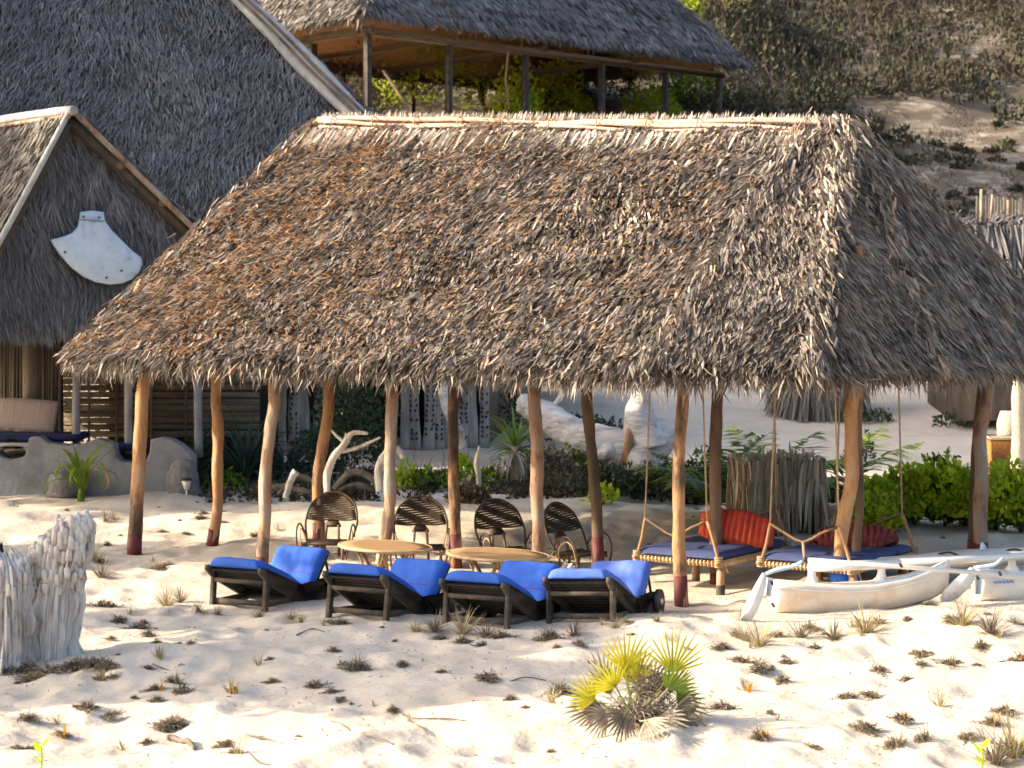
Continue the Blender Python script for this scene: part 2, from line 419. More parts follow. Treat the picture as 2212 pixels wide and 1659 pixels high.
M['wicker'] = mat('wicker_orange', [(.22, .08, .02), (.50, .22, .06)], scale=25, rough=.8, bump=.01)
M['coral'] = mat('coral_stone', [(.52, .44, .32), (.68, .60, .46)], scale=14, rough=.9, bump=.03)
M['lamp_glass'] = mat('lamp_glass', [(.62, .58, .48), (.72, .70, .62)], rough=.3)

# ------------------------------------------------------------------ ground
def build_ground():
    ys = [1.5]
    while ys[-1] < 26: ys.append(ys[-1] * 1.0042 + .004)
    while ys[-1] < 160: ys.append(ys[-1] * 1.011)
    ys = np.array(ys)
    u = np.concatenate([np.linspace(-2.6, -.36, 90, endpoint=False), np.linspace(-.36, .36, 330, endpoint=False), np.linspace(.36, 2.6, 90)])
    Y, U = np.meshgrid(ys, u, indexing='ij')
    Xg = U * (Y * .86 + 2.0)
    Z = terrain(Xg, Y)
    # trampled sand: footprints and ripples near the camera
    near = 1 - sstep(24, 34, Y)
    f = vnoise(Xg * 4.3 + 3, Y * 3.1); g = vnoise(Xg * 7.7, Y * 6.1 + 8)
    Z = Z + near * (.011 * f + .010 * np.minimum(g, 0) + .003 * vnoise(Xg * 15, Y * 13))
    # footprints: many small oval dents with a rim
    fx = rng.uniform(-5.5, 5.5, 330); fy = rng.uniform(11, 29, 330)
    fx = fx * fy / 18
    for a, b in zip(fx, fy):
        i0, i1 = np.searchsorted(ys, [b - .5, b + .5])
        if i1 <= i0: continue
        dx = Xg[i0:i1] - a; dy = Y[i0:i1] - b
        q = (dx / .11) ** 2 + (dy / .17) ** 2
        Z[i0:i1] += -.026 * np.exp(-q * 1.1) + .009 * np.exp(-(np.sqrt(q) - 1.6) ** 2 * 3)
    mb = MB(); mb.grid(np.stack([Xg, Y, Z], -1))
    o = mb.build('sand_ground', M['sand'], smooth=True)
    o['kind'] = 'structure'
build_ground()

# ------------------------------------------------------------------ thatch
UP = np.array([0, 0, 1.0])
def thatch_face(mb, P0, P1, P2, P3, n, L, W, lift=(.05, .5), jit=.25, rows=0, roll=.7, bump=.04, skew=0.0, off=.0, lim=(0, 1), stp=.07):
    """leaves over the quad: P0-P1 eave, P3-P2 top"""
    P0, P1, P2, P3 = [np.array(p, float) for p in (P0, P1, P2, P3)]
    w0, w1 = np.linalg.norm(P1 - P0), np.linalg.norm(P2 - P3)
    v = rng.uniform(lim[0], lim[1], n * 2)
    keep = rng.uniform(0, 1, len(v)) < (w0 + (w1 - w0) * v) / max(w0, w1)
    v = v[keep][:n]; u = rng.uniform(0, 1, len(v))
    if rows:
        r = v * rows; v = np.clip((np.floor(r) + (r % 1) ** 1.6 * .8) / rows, 0, 1)
    a = P0 + (P1 - P0) * u[:, None]; b = P3 + (P2 - P3) * u[:, None]
    p = a + (b - a) * v[:, None]
    nn = np.cross(P1 - P0, (P3 + P2) / 2 - P0); nn /= np.linalg.norm(nn)
    if nn[2] < 0: nn = -nn
    dn = -UP + nn * nn[2]; dn /= np.linalg.norm(dn)
    sd = np.cross(nn, dn)
    k = len(p)
    ang = rng.normal(skew, jit, k) + .35 * fbm(p[:, 0] * .8, p[:, 1] * .8, p[:, 2] * .8, o=2)
    d = dn * np.cos(ang)[:, None] + sd * np.sin(ang)[:, None]
    s = np.cross(nn, d)
    rl = rng.normal(0, roll, k)
    s2 = s * np.cos(rl)[:, None] + nn * np.sin(rl)[:, None]
    step = (stp * (1 - (v * rows) % 1) * min(1.6, np.mean(L) / .22))[:, None] if rows else 0
    p = p + nn * step + nn * (off + bump * (fbm(p[:, 0] * 1.1, p[:, 1] * 1.1, p[:, 2] * 1.1, o=3) + rng.uniform(0, 1, k)))[:, None]
    lf = rng.uniform(lift[0], lift[1], k) ** 1.5
    mb.blades(p, d, s2, np.broadcast_to(nn, p.shape), rng.uniform(L[0], L[1], k), rng.uniform(W[0], W[1], k), lf)

def thatch_line(mb, A, B, dvec, n, L, W, jit=.3, spread=.1, lift=.2, up=0.0):
    """a fringe of leaves hung along the line A-B pointing along dvec"""
    A, B = np.array(A, float), np.array(B, float)
    t = rng.uniform(0, 1, n)
    p = A + (B - A) * t[:, None] + rng.normal(0, spread, (n, 3)) * np.array([1, 1, .6])
    p[:, 2] += up
    d = nrm(np.array(dvec, float) + rng.normal(0, jit, (n, 3)))
    s = nrm(np.cross(d, rng.normal(0, 1, (n, 3))))
    mb.blades(p, d, s, np.cross(s, d), rng.uniform(L[0], L[1], n), rng.uniform(W[0], W[1], n), rng.uniform(-lift, lift, n))

def slab(faces, t=.10):
    """roof underlay: every face (list of corners, eave to top) as its own thin plate"""
    mb = MB()
    for f in faces:
        p = np.array([list(q) for q in f], float)
        nn = np.cross(p[1] - p[0], p[2] - p[0]); nn /= np.linalg.norm(nn)
        if nn[2] < 0: nn = -nn
        mb.prism(p, -nn * t)
    return mb

# ================================================================== MAIN PAVILION
th = R(35)
Uv = Vector((math.cos(th), -math.sin(th), 0)); Vv = Vector((math.sin(th), math.cos(th), 0))
EZ = 2.22
C0 = Vector((2.64, 16.9, EZ)); E0 = C0 - Uv * 9.37
C0.z = E0.z = EZ
RR = Vector((3.42, 20.16, 4.66)); RL = Vector((-2.347, 24.2, 5.07))
BR = C0 + Vv * 7.0 + Uv * .1; BL = E0 + Vv * 6.3
pav = thing('thatched_pavilion', 'large open palm-thatched pavilion on crooked wooden posts over the blue loungers', 'pavilion', (E0.x + 4, 20.5, 0))
Ca = C0 - Uv * 1.6; Cb = C0 + Vv * 2.3; Cm = (Ca + Cb) / 2 + (C0 - (Ca + Cb) / 2) * .52
RA = RR - Uv * .30 + Vector((0, 0, .01))
roof = slab([(E0, Ca, RA, RL), (Ca, Cm, RR, RA), (Cm, Cb, RR), (Cb, BR, RR), (BR, BL, RL, RR), (BL, E0, RL)], .12).build('roof', M['under'], pav)
mb = MB()
thatch_face(mb, E0, Ca, RA, RL, 46000, (.11, .27), (.017, .043), lift=(.05, .55), jit=.2, rows=30, roll=.75, bump=.05, skew=.06)
thatch_face(mb, Ca, Cm, RR, RA, 9000, (.11, .27), (.017, .043), lift=(.05, .5), jit=.22, rows=0, roll=.75, bump=.06, off=.04)
thatch_face(mb, Cm, Cb, RR, RR, 8500, (.11, .27), (.017, .042), lift=(.05, .5), jit=.22, rows=0, roll=.7, bump=.06, off=.04)
thatch_face(mb, Cb, BR, RR, RR, 19000, (.12, .28), (.018, .04), lift=(.05, .45), jit=.2, rows=26, roll=.6, bump=.05)
thatch_face(mb, BL, E0, RL, RL, 9000, (.15, .34), (.02, .045), lift=(.1, .6), rows=20)
thatch_face(mb, BR, BL, RL, RR, 12000, (.2, .4), (.03, .06), lift=(.05, .5), rows=20)
# rounded hips
for A, B, dv, n in ((Ca - Vv * .08 + Vector((0, 0, .05)), RA - Vv * .08 + Vector((0, 0, .05)), -Vv * .7 + Vector((.05, 0, -1)), 1500), (Cm + (Uv - Vv) * .07 + Vector((0, 0, .04)), RR + (Uv - Vv) * .05 + Vector((0, 0, .04)), Vector((.22, -.62, -1)), 3200), (Cb + Uv * .09 + Vector((0, 0, .03)), RR + Uv * .06 + Vector((0, 0, .03)), Uv * .5 + Vector((0, 0, -1)), 2200), (BR, RR, Vector((.8, .1, -1)), 2500), (E0, RL, Vector((-.75, -.35, -1)), 4200), (BL, RL, Vector((-.5, .6, -.8)), 1500)):
    thatch_line(mb, A, B, dv, n, (.11, .24), (.016, .038), jit=.28, spread=.075, lift=.3, up=0)
# eave fringe
for A, B, nn_, n in ((E0, Ca, -Vv, 4600), (Ca, Cm, -Vv * .9 + Uv * .3, 600), (Cm, Cb, Uv * .8 - Vv * .4, 600), (Cb, BR, Uv, 3200), (BL, E0, -Uv, 2000), (BR, BL, Vv, 2000)):
    dv = nn_ * .55 + Vector((0, 0, -1))
    thatch_line(mb, A - Uv * .0 + Vector((0, 0, .02)), B, dv, n, (.10, .26), (.014, .034), jit=.28, spread=.06, lift=.5, up=-.01)
    thatch_line(mb, A, B, nn_ * .1 + Vector((0, 0, -1)), n // 8, (.18, .34), (.012, .028), jit=.22, spread=.05, lift=.3, up=-.04)
mb.build('thatch', M['thatch'], roof, kind='stuff')
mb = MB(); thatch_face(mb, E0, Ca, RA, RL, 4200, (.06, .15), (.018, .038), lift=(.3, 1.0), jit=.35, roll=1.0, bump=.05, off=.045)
mb.build('bright_leaf_tips', M['thatch_pale'], roof, kind='stuff')  # pale tips on the front face stand in for grazing sun
mb = MB()
for a0, a1, n_ in ((0, .22, 4200), (.15, .45, 3000), (.45, .85, 1500)):
    thatch_face(mb, E0.lerp(C0, a0), E0.lerp(C0, a1), RL.lerp(RR, a1), RL.lerp(RR, a0), n_, (.07, .22), (.014, .032), lift=(.2, 1.0), jit=.3, roll=.9, bump=.05, off=.04)
thatch_line(mb, E0, RL, (-.6, -.4, -1), 1300, (.12, .26), (.016, .034), jit=.25, spread=.05, lift=.4, up=.03)
mb.build('rusty_leaves', M['thatch_rust'], roof, kind='stuff')
# pale leaves: ridge fringe above and hanging below the ridge poles
mb = MB()
rd = (RR - RL)
nfr = (-Vv * .72 + Vector((0, 0, .69))).normalized()
for t0 in (0,):
    thatch_line(mb, RL + Vector((-.05, 0, .0)), RR, Vector((.30, -.25, 1)), 1700, (.07, .14), (.018, .032), jit=.10, spread=.022, lift=.25, up=.0)
    thatch_line(mb, RL - Vv * .27 + Vector((0, 0, -.13)), RA - Vv * .27 + Vector((0, 0, -.13)), -Vv * .68 + Vector((-.05, 0, -.80)), 2300, (.24, .42), (.02, .036), jit=.10, spread=.03, lift=.15)
    thatch_line(mb, RL + Vv * .1, RR + Vv * .1, Vv * .9 + Vector((0, 0, -.6)), 900, (.24, .5), (.03, .05), jit=.2, spread=.04, lift=.15)
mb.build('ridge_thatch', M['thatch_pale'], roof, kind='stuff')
# single leaves that stick out, coloured pale as if the sun caught them
leafs = []
for k in range(4):
    m_ = MB(); L_ = [.22, .28, .34, .17][k]; w_ = [.035, .028, .04, .05][k]
    ys_ = np.linspace(0, 1, 5)
    wd = np.array([.5, .9, 1, .6, .06]) * w_
    cz = .10 * L_ * np.sin(ys_ * 3) * (1 if k % 2 else -1) + ys_ ** 2 * .07
    G = np.stack([np.stack([s_ * wd, ys_ * L_, cz + abs(s_) * .012], -1) for s_ in (-.5, 0, .5)], 1)
    m_.grid(G); leafs.append(m_.mesh('thatch_leaf', M['thatch_pale'], True))
def leaf_at(p, d, n_, parent, k):
    d = Vector(d).normalized(); n_ = Vector(n_); x = d.cross(n_).normalized(); z = x.cross(d)
    o = link('thatch_leaf', leafs[k % 4], parent); sc_ = random.uniform(.5, .85)
    Mx = Matrix(((x.x, d.x, z.x, 0), (x.y, d.y, z.y, 0), (x.z, d.z, z.z, 0), (0, 0, 0, 1)))
    o.matrix_local = Matrix.Translation(Vector(p) - Vector(root_loc(parent))) @ Mx @ Matrix.Diagonal((sc_, sc_, sc_, 1))
    return o
for k in range(46):          # along the ridge: upright tips and bent-over ones
    t = (k + random.random()) / 46; p = RL.lerp(RR, t)
    if k % 8 == 0: leaf_at(p + Vector((0, -.02, -.03)), Vector((random.uniform(-.4, .5), random.uniform(-.5, 0), 1)), (0, -1, .2), roof, k)
    else: leaf_at(p - Vv * .24 + Vector((0, 0, -.12)) + nfr * .05, Vector((random.uniform(-.3, .3), 0, 0)) - Vv * .7 + Vector((0, 0, -.8)), nfr + Vector((random.uniform(-.7, .3), 0, 0)), roof, k)
for k in range(110):
    u_, v_ = random.random() * .84, random.uniform(.02, .9)
    p = E0.lerp(C0, u_).lerp(RL.lerp(RR, u_), v_) + nfr * random.uniform(.06, .12)
    leaf_at(p, -Vv * .7 + Vector((random.uniform(-.7, .7), 0, -.7)) + nfr * random.uniform(-.1, .5), nfr + Vector((random.uniform(-.9, .2), 0, 0)), roof, k)
# ridge poles, wavy, tied with cord
for k, (dv, dz, r_) in enumerate(((.13, .015, .030), (.17, -.035, .024), (.205, -.07, .020))):
    pts = []
    for i in range(15):
        t = i / 14; q = RL.lerp(RR, t * .985 + .004 + .006 * k)
        pts.append(q - Vv * dv + Vector((0, 0, dz + .018 * math.sin(t * 9 + k * 2) + .012 * math.sin(t * 23 + k))))
    m_ = MB(); m_.tube(pts, r_, 8, noise=.15, smooth_path=2); m_.build('ridge_pole', M['ridge_pole'], roof, smooth=True)
m_ = MB()
for i in range(11):
    q = RL.lerp(RR, (i + .5) / 11)
    c = q - Vv * .17 + Vector((0, 0, -.02))
    pts = [c + Vector((0, 0, .075)) * math.cos(a) + (-Vv * .055) * math.sin(a) for a in np.linspace(0, 2 * math.pi, 9)]
    m_ = MB(); m_.tube(pts, .009, 5); m_.build('binding', M['rope'], roof)
# structure under the roof
def roofz(x, y):
    """height of the underside over a point"""
    v = (Vector((x, y, 0)) - Vector((C0.x, C0.y, 0))).dot(Vv); u = (Vector((x, y, 0)) - Vector((C0.x, C0.y, 0))).dot(Uv)
    z1 = EZ + min(max(v, 0), 6.2 - max(v, 0) if v > 3.1 else max(v, 0)) * .84
    z2 = EZ + max(-u, 0) * 2.3; z3 = EZ + max(u + 9.37, 0) * 2.3
    return min(z1, z2, z3) - .16
for v_, n_ in ((.35, 'beam'), (2.0, 'beam'), (5.6, 'beam')):
    ins = 1.6 if v_ < 1 else 1.25 if v_ < 3 else .6
    a = E0 + Uv * (ins * .75) + Vv * v_; b = C0 - Uv * ins + Vv * v_
    a.z = b.z = EZ + min(v_, 6.2 - v_) * .84 - .24
    m_ = MB(); m_.tube([a, a.lerp(b, .3) + Vector((0, 0, .02)), a.lerp(b, .6) - Vector((0, 0, .02)), b], .05, 8, smooth_path=3, noise=.1)
    m_.build(n_, M['pole_dark'], pav, smooth=True)
for k in range(12):
    t = (k + .5) / 12; a = E0.lerp(Ca, t); b = RL.lerp(RA, t)
    m_ = MB(); m_.tube([a - nfr * .17, b - nfr * .17], .03, 6); m_.build('rafter', M['pole_dark'], pav, smooth=True)
# posts: pixel track of each in the photograph, then a depth from where its foot stands
posts = [
    # (track of px,py from foot to top), radius px, material, red foot height m
    ([(289, 1196), (297, 1060), (303, 950), (306, 870), (313, 800)], 14.5, 'pole', .22),
    ([(563, 1222), (572, 1130), (573, 1040), (583, 930), (592, 880), (592, 822)], 13, 'pole_grey', .10),
    ([(818, 1240), (832, 1170), (843, 1080), (842, 1000), (846, 900), (846, 822)], 13, 'pole_grey', .1),
    ([(1160, 1262), (1163, 1150), (1160, 1080), (1160, 980), (1155, 880), (1152, 815)], 14, 'pole_grey', .12),
    ([(1473, 1310), (1467, 1180), (1466, 1060), (1468, 960), (1474, 880), (1476, 815)], 13.5, 'pole', .30),
    ([(1817, 1272), (1816, 1180), (1822, 1120), (1838, 1050), (1840, 940), (1838, 880), (1850, 800)], 15, 'pole', .16),
    ([(457, 1176), (469, 1110), (470, 1000), (471, 930), (467, 880), (468, 822)], 11.5, 'pole', .18),
    ([(690, 1197), (688, 1110), (686, 1040), (697, 960), (707, 900), (712, 824)], 12, 'pole', .36),
    ([(985, 1228), (983, 1120), (980, 1040), (979, 920), (980, 820)], 12, 'pole', .38),
    ([(1292, 1243), (1290, 1130), (1283, 1030), (1273, 930), (1268, 860), (1268, 820)], 12, 'pole_dark', .42),
    ([(1548, 1262), (1546, 1130), (1545, 1000), (1547, 900), (1550, 815)], 13, 'pole_dark', .12),
    ([(1847, 1264), (1850, 1180), (1858, 1080), (1852, 950), (1856, 850), (1858, 800)], 9.5, 'pole_dark', .3),
    ([(2119, 1190), (2116, 1120), (2121, 1030), (2116, 950), (2128, 880), (2134, 815)], 15, 'pole_grey', .1),
    ([(2099, 1184), (2103, 1060), (2108, 960), (2118, 860), (2122, 815)], 9, 'pole_dark', .1),
]
for k, (tr, rp, mt, rh) in enumerate(posts):
    g = GR(*tr[0]); Y = g.y
    pts = [P(px, py, Y) for px, py in tr]
    pts[0].z = min(pts[0].z, g.z) - .04
    top = pts[-1].copy(); zt = max(top.z + .05, roofz(top.x, top.y))
    if zt > top.z + .1: pts.append(Vector((top.x + .01, top.y, zt)))
    r_ = rp * Y / FPX
    rad = [r_ * 1.08] + [r_] * (len(pts) - 2) + [r_ * .85]
    m_ = MB(); m_.tube(pts, rad, 14, noise=.17, nf=4.5, smooth_path=4, seed=k * 3.1)
    po = m_.build('post', M[mt], pav, smooth=True)
    # red painted foot: a thin sleeve over the lowest part
    d = (pts[1] - pts[0]).normalized(); m_ = MB()
    m_.tube([pts[0], pts[0] + d * (rh + .04) * .5, pts[0] + d * (rh + .04)], [r_ * 1.16, r_ * 1.13, r_ * 1.10], 12, noise=.05, nf=5, caps=True, seed=k * 3.1)
    m_.build('painted_foot', M['red_paint'], po, smooth=True)

# ================================================================== BIG HOUSE behind left
K = Vector((1.0, 34.0, 2.3)); T = Vector((-7.5, 39.5, 10.8)); T2 = Vector((-15.5, 37.8, 10.8)); K2 = Vector((-17, 30.3, 2.3)); KB = Vector((1.6, 43.5, 2.6))
big = thing('thatched_house', 'large house with steep dark weathered thatch roof filling the upper left corner', 'house', (-6, 37, .3))
broof = slab([(K2, K, T, T2), (K, KB, T)], .15).build('roof', M['under'], big)
mb = MB()
thatch_face(mb, K2, K, T, T2, 72000, (.16, .36), (.011, .028), lift=(.02, .35), jit=.22, rows=0, roll=.45, bump=.05, skew=-.12, stp=.022)
thatch_face(mb, K, KB, T, T, 4500, (.3, .5), (.05, .09), lift=(.02, .3), jit=.15, rows=14)
thatch_line(mb, K2, K, (0, -.5, -1), 3000, (.2, .45), (.02, .05), jit=.2, spread=.1, lift=.2)
mb.build('thatch', M['thatch_blue'], broof, kind='stuff')
hd = (T - K)
for k, (dx, r_) in enumerate(((-.13, .10), (.0, .12), (.16, .10))):
    pts = [K + hd * t + Vector((dx, -.06, .12 + .04 * math.sin(t * 20 + k))) - Vector((0, 0, .55 * math.sin(math.pi * t) * .35)) * 0 for t in np.linspace(0, 1, 18)]
    m_ = MB(); m_.tube(pts, r_, 8, noise=.18, nf=2, smooth_path=2, seed=k); m_.build('hip_cap', M['cap'], broof, smooth=True)
for k, dx in enumerate((-.06, .09)):
    m_ = MB(); m_.tube([K + hd * t + Vector((dx, -.2, .17 + .02 * math.sin(t * 31))) for t in np.linspace(0, 1, 20)], .028, 6, smooth_path=2)
    m_.build('hip_pole', M['pole_dark'], broof, smooth=True)
# walls
wb = Vector((-.45, 34.6, 0)); wa = Vector((-5.2, 33.5, 0)); wd = (wb - wa).normalized()
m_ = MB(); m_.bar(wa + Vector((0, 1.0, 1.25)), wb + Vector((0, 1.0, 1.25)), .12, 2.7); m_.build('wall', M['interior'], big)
m_ = MB(); m_.bar(wb + Vector((-.06, .0, 1.2)), wb + Vector((1.0, 5.0, 1.2)), .12, 2.6); m_.build('wall', M['reed'], big)
pk = [(606, 24), (632, 26), (660, 24), (686, 24), (874, 20), (897, 26), (925, 27), (950, 24), (972, 24), (998, 26), (1022, 26), (1046, 22)]
for k, (px, w_) in enumerate(pk):
    Y = 33.9 + (px - 600) / 460 * .6
    a = X(px, Y); w = w_ * Y / FPX * .93; z0 = tz(a, Y) - .05
    m_ = MB()
    lean = .04 * math.sin(k * 2.3)
    n_ = 14; zz = np.linspace(z0, 2.6, n_)
    G1 = np.array([[[a + sx * w / 2 * (1 + .08 * math.sin(z * 7 + k)) + lean * z, Y - .03 + .02 * math.sin(z * 5 + k + sx), z] for sx in (-1, -.3, .3, 1)] for z in zz])
    m_.grid(G1, G1 + np.array([0, .07, 0])); pl = m_.build('plank', M['carved'], big)
    if k in (1, 3, 5, 6, 7, 9, 11):
        m2 = MB()
        for z in np.arange(z0 + .25, 2.4, .085):
            for sx in (-.26, .26):
                if random.random() < .22: continue
                c = np.array([a + (sx + random.uniform(-.07, .07)) * w + lean * z, Y - .055, z + random.uniform(-.015, .015)])
                s_ = 1 if sx > 0 else -1
                m2.prism([c + np.array(q) * .026 for q in ((-1, 0, -.5 * s_), (0, 0, -1.2), (1, 0, .5 * s_), (0, 0, 1.2))], (0, .03, 0))
        m2.build('carving', M['interior'], pl, kind='stuff')
# leaning white slab of driftwood by the doorway
m_ = MB(); m_.tube([GR(1000, 985) + Vector((0, -.2, 0)), P(985, 930, 32.4), P(962, 850, 32.6), P(950, 790, 32.8)], [.13, .12, .13, .05], 8, noise=.2, smooth_path=3)
single(m_, 'driftwood_slab', M['driftlog'], 'pale driftwood slab leaning on the carved planks behind the third crooked post', 'driftwood', P(1000, 985, 32.3), smooth=True)

# ================================================================== SMALL HOUSE, far left
bt = R(36)
g_ = Vector((math.cos(bt), math.sin(bt), 0)); gn = Vector((math.sin(bt), -math.cos(bt), 0)); rdv = -gn
A = P(150, 243, 27.0)
sm = thing('gabled_thatched_house', 'small gabled thatched house with a white fan-shaped ornament and shady veranda', 'house', (A.x, A.y + 2, 0))
gr = A + g_ * 3.56; gr.z = 2.45; gl = A - g_ * 1.72; gl.z = 2.45
A2 = A + rdv * 5.5; gr2 = gr + rdv * 5.5; gl2 = gl + rdv * 5.5
sr = slab([(gl2, gl, A, A2), (gr, gr2, A2, A)], .12).build('roof', M['under'], sm)
mb = MB()
thatch_face(mb, gl2, gl, A, A2, 7000, (.14, .32), (.014, .034), lift=(.02, .4), jit=.22, rows=14, roll=.5)
thatch_face(mb, gr, gr2, A2, A, 4000, (.2, .4), (.03, .06), lift=(.02, .3), jit=.2, rows=14)
mb.build('thatch', M['thatch_grey'], sr, kind='stuff')
# gable of hanging thatch, set back under the rake poles
gs = rdv * .30
Ag, grg, glg = A + gs, gr + gs, gl + gs
mg = MB(); mg.prism([glg, grg, Ag], rdv * .1); gb = mg.build('gable', M['under'], sm)
mb = MB()
n_ = 17000
a_ = rng.uniform(0, 1, n_); b_ = rng.uniform(0, 1, n_) ; sw = a_ + b_ > 1; a_[sw] = 1 - a_[sw]; b_[sw] = 1 - b_[sw]
pp = np.array(glg) + np.outer(a_, np.array(grg - glg)) + np.outer(b_, np.array(Ag - glg)) + np.outer(rng.uniform(0, .10, n_), np.array(gn))
dd = nrm(np.array([.12, -.15, -1.0]) + rng.normal(0, .14, (n_, 3)) + np.outer(fbm(pp[:, 0] * 2, pp[:, 2] * 2, 0, o=2), np.array(g_)) * .25)
ss = nrm(np.cross(dd, np.array(gn)) + rng.normal(0, .45, (n_, 3)))
mb.blades(pp, dd, ss, np.broadcast_to(np.array(gn), pp.shape), rng.uniform(.14, .34, n_), rng.uniform(.012, .03, n_), rng.uniform(0, .3, n_))
thatch_line(mb, glg + gn * .06, grg + gn * .06, (0, -.1, -1), 1800, (.1, .26), (.012, .03), jit=.14, spread=.05, lift=.2, up=.03)
# loose fans of long straw under the rakes
for px, py in ((250, 530 - 120), (200, 380), (110, 430), (345, 480), (215, 350), (90, 500)):
    c = np.array(onplane(px, py, Ag + gn * .14, gn)); k_ = 70
    dd = nrm(np.array([0, 0, -1.0]) + np.outer(rng.uniform(-.55, .45, k_), np.array(g_)))
    mb.blades(c + rng.normal(0, .03, (k_, 3)), dd, nrm(np.cross(dd, np.array(gn))), np.broadcast_to(np.array(gn), (k_, 3)), rng.uniform(.25, .6, k_), .014, .12)
mb.build('thatch', M['thatch_blue'], gb, kind='stuff')
# rake poles and ridge
def pole(pts, r_, m, parent, name, sm_=3, n=8, noise=.1):
    m_ = MB(); m_.tube(pts, r_, n, noise=noise, smooth_path=sm_); return m_.build(name, m, parent, smooth=True)
for k in range(3):
    o_ = gn * (.05 - .09 * k) + Vector((0, 0, .05 - .06 * k))
    pole([A + o_, A.lerp(gr, .5) + o_ - Vector((0, 0, .04)), gr + o_ + Vector((0, 0, -.02))], .045 - .008 * k, M['pole_grey' if k == 0 else 'driftdark'], sr, 'rake_pole')
    if k < 2: pole([A + o_, A.lerp(gl, .5) + o_ + Vector((0, 0, -.03)), gl + o_], .045 - .008 * k, M['cap' if k == 0 else 'driftdark'], sr, 'rake_pole')
pole([A + gn * .15 + Vector((0, 0, .02)), A.lerp(A2, .4) + Vector((0, 0, .08)), A2 + Vector((0, 0, .1))], .07, M['cap'], sr, 'ridge_cap')
pole([A + Vector((.02, -.12, -.06)), A.lerp(A2, .4) + Vector((-.05, -.14, -.03)), A2 + Vector((0, -.15, 0))], .03, M['pole_grey'], sr, 'ridge_pole')
for px, py in ((240, 400 - 40), (330, 440)):      # purlin ends under the rake
    c = onplane(px, py, Ag, gn); pole([c, c + gn * .35], .06, M['pole_dark'], sr, 'purlin', 1)
# ornament
outl = [(172, 458), (196, 455), (222, 458), (224, 475), (238, 496), (262, 520), (285, 543), (303, 556), (305, 570), (298, 588), (283, 603), (262, 612), (236, 615), (205, 609), (178, 597), (152, 577), (130, 552), (115, 530), (108, 518), (135, 511), (155, 503), (166, 490), (170, 473)]
pl0 = Ag + gn * .22
pts = [onplane(px, py, pl0, gn) for px, py in outl]
m_ = MB()
cc = sum(pts, Vector()) / len(pts)
rings = [(1.0, .0), (1.0, .035), (.94, .055), (.5, .065)]
V = []
for sc, of in rings:
    V += [list(cc + (p - cc) * sc + gn * of) for p in pts]
V.append(list(cc + gn * .065)); V.append(list(cc))
n = len(pts); Q = []; Tt = []
for r_ in range(3):
    Q += [[r_ * n + i, r_ * n + (i + 1) % n, (r_ + 1) * n + (i + 1) % n, (r_ + 1) * n + i] for i in range(n)]
Tt += [[3 * n + i, 3 * n + (i + 1) % n, 4 * n] for i in range(n)] + [[(i + 1) % n, i, 4 * n + 1] for i in range(n)]
m_.add(V, Tt, Q)
orn = single(m_, 'gable_ornament', M['ornament'], 'white fan-shaped bone ornament hung on the thatched gable', 'ornament', cc)
m_ = MB(); a = onplane(168, 474, pl0 + gn * .075, gn); b = onplane(226, 478, pl0 + gn * .075, gn); m_.bar(a, b, .008, .012); o = m_.build('groove', M['plaster'], orn)
for px, py in ((180, 468), (214, 470), (140, 545), (262, 585), (230, 600)):
    c = onplane(px, py, pl0 + gn * .07, gn); m_ = MB(); m_.tube([c, c + gn * .02], .018, 8); m_.build('peg', M['driftdark'], orn)
# veranda
VY = 28.6
m_ = MB()
for k in range(20):
    px = -6 + k * 7.0; Y = 29.9; x_ = X(px, Y) ; z0 = .1
    m_ = MB(); m_.tube([(x_, Y, z0), (x_ + .01 * math.sin(k), Y, 1.3), (x_ + .02, Y, 2.5)], .02 + .006 * (k % 3), 6, noise=.1)
    m_.build('reed', M['reed'], sm, smooth=True)
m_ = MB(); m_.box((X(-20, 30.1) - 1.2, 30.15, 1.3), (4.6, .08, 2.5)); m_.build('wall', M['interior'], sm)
m_ = MB(); m_.tube([(X(65, 29.6), 29.6, 0), (X(66, 29.6), 29.6, 2.6)], .13, 10, noise=.06, nf=3); m_.build('post', M['reed'], sm, smooth=True)
for k in range(16):
    z = .72 + k * .105; Y = 30.9
    m_ = MB(); m_.bar((X(128, Y), Y + .02 * (k % 2), z), (X(560, Y), Y + .02 * (k % 2), z + .02 * math.sin(k)), .02, .097 + .005 * math.sin(k * 5)); m_.build('bamboo_slat', M['bamboo'], sm)
m_ = MB(); m_.bar((X(235, 31.6), 31.6, 1.2), (X(600, 31.6), 31.6, 1.2), .08, 2.3); m_.build('wall', M['interior'], sm)  # added dark wall, hides the bright sand between the slats
for px in (190, 250, 325, 400):
    m_ = MB(); Y = 30.85; m_.bar((X(px, Y), Y, .6), (X(px + 3, Y), Y, 2.3), .04, .03); m_.build('lattice_upright', M['reed'], sm)
for px, px2 in ((163, 168), (276, 280), (428, 428)):
    Y = 29.0; pole([(X(px, Y), Y, .5), (X((px + px2) / 2 - 2, Y), Y, 1.4), (X(px2, Y), Y, 2.6)], .062, M['plaster'] if px != 276 else M['carved'], sm, 'veranda_post')
pole([(X(158, 28.9), 28.9, 2.45), (X(440, 28.9), 28.9, 2.45)], .05, M['pole_dark'], sm, 'beam')
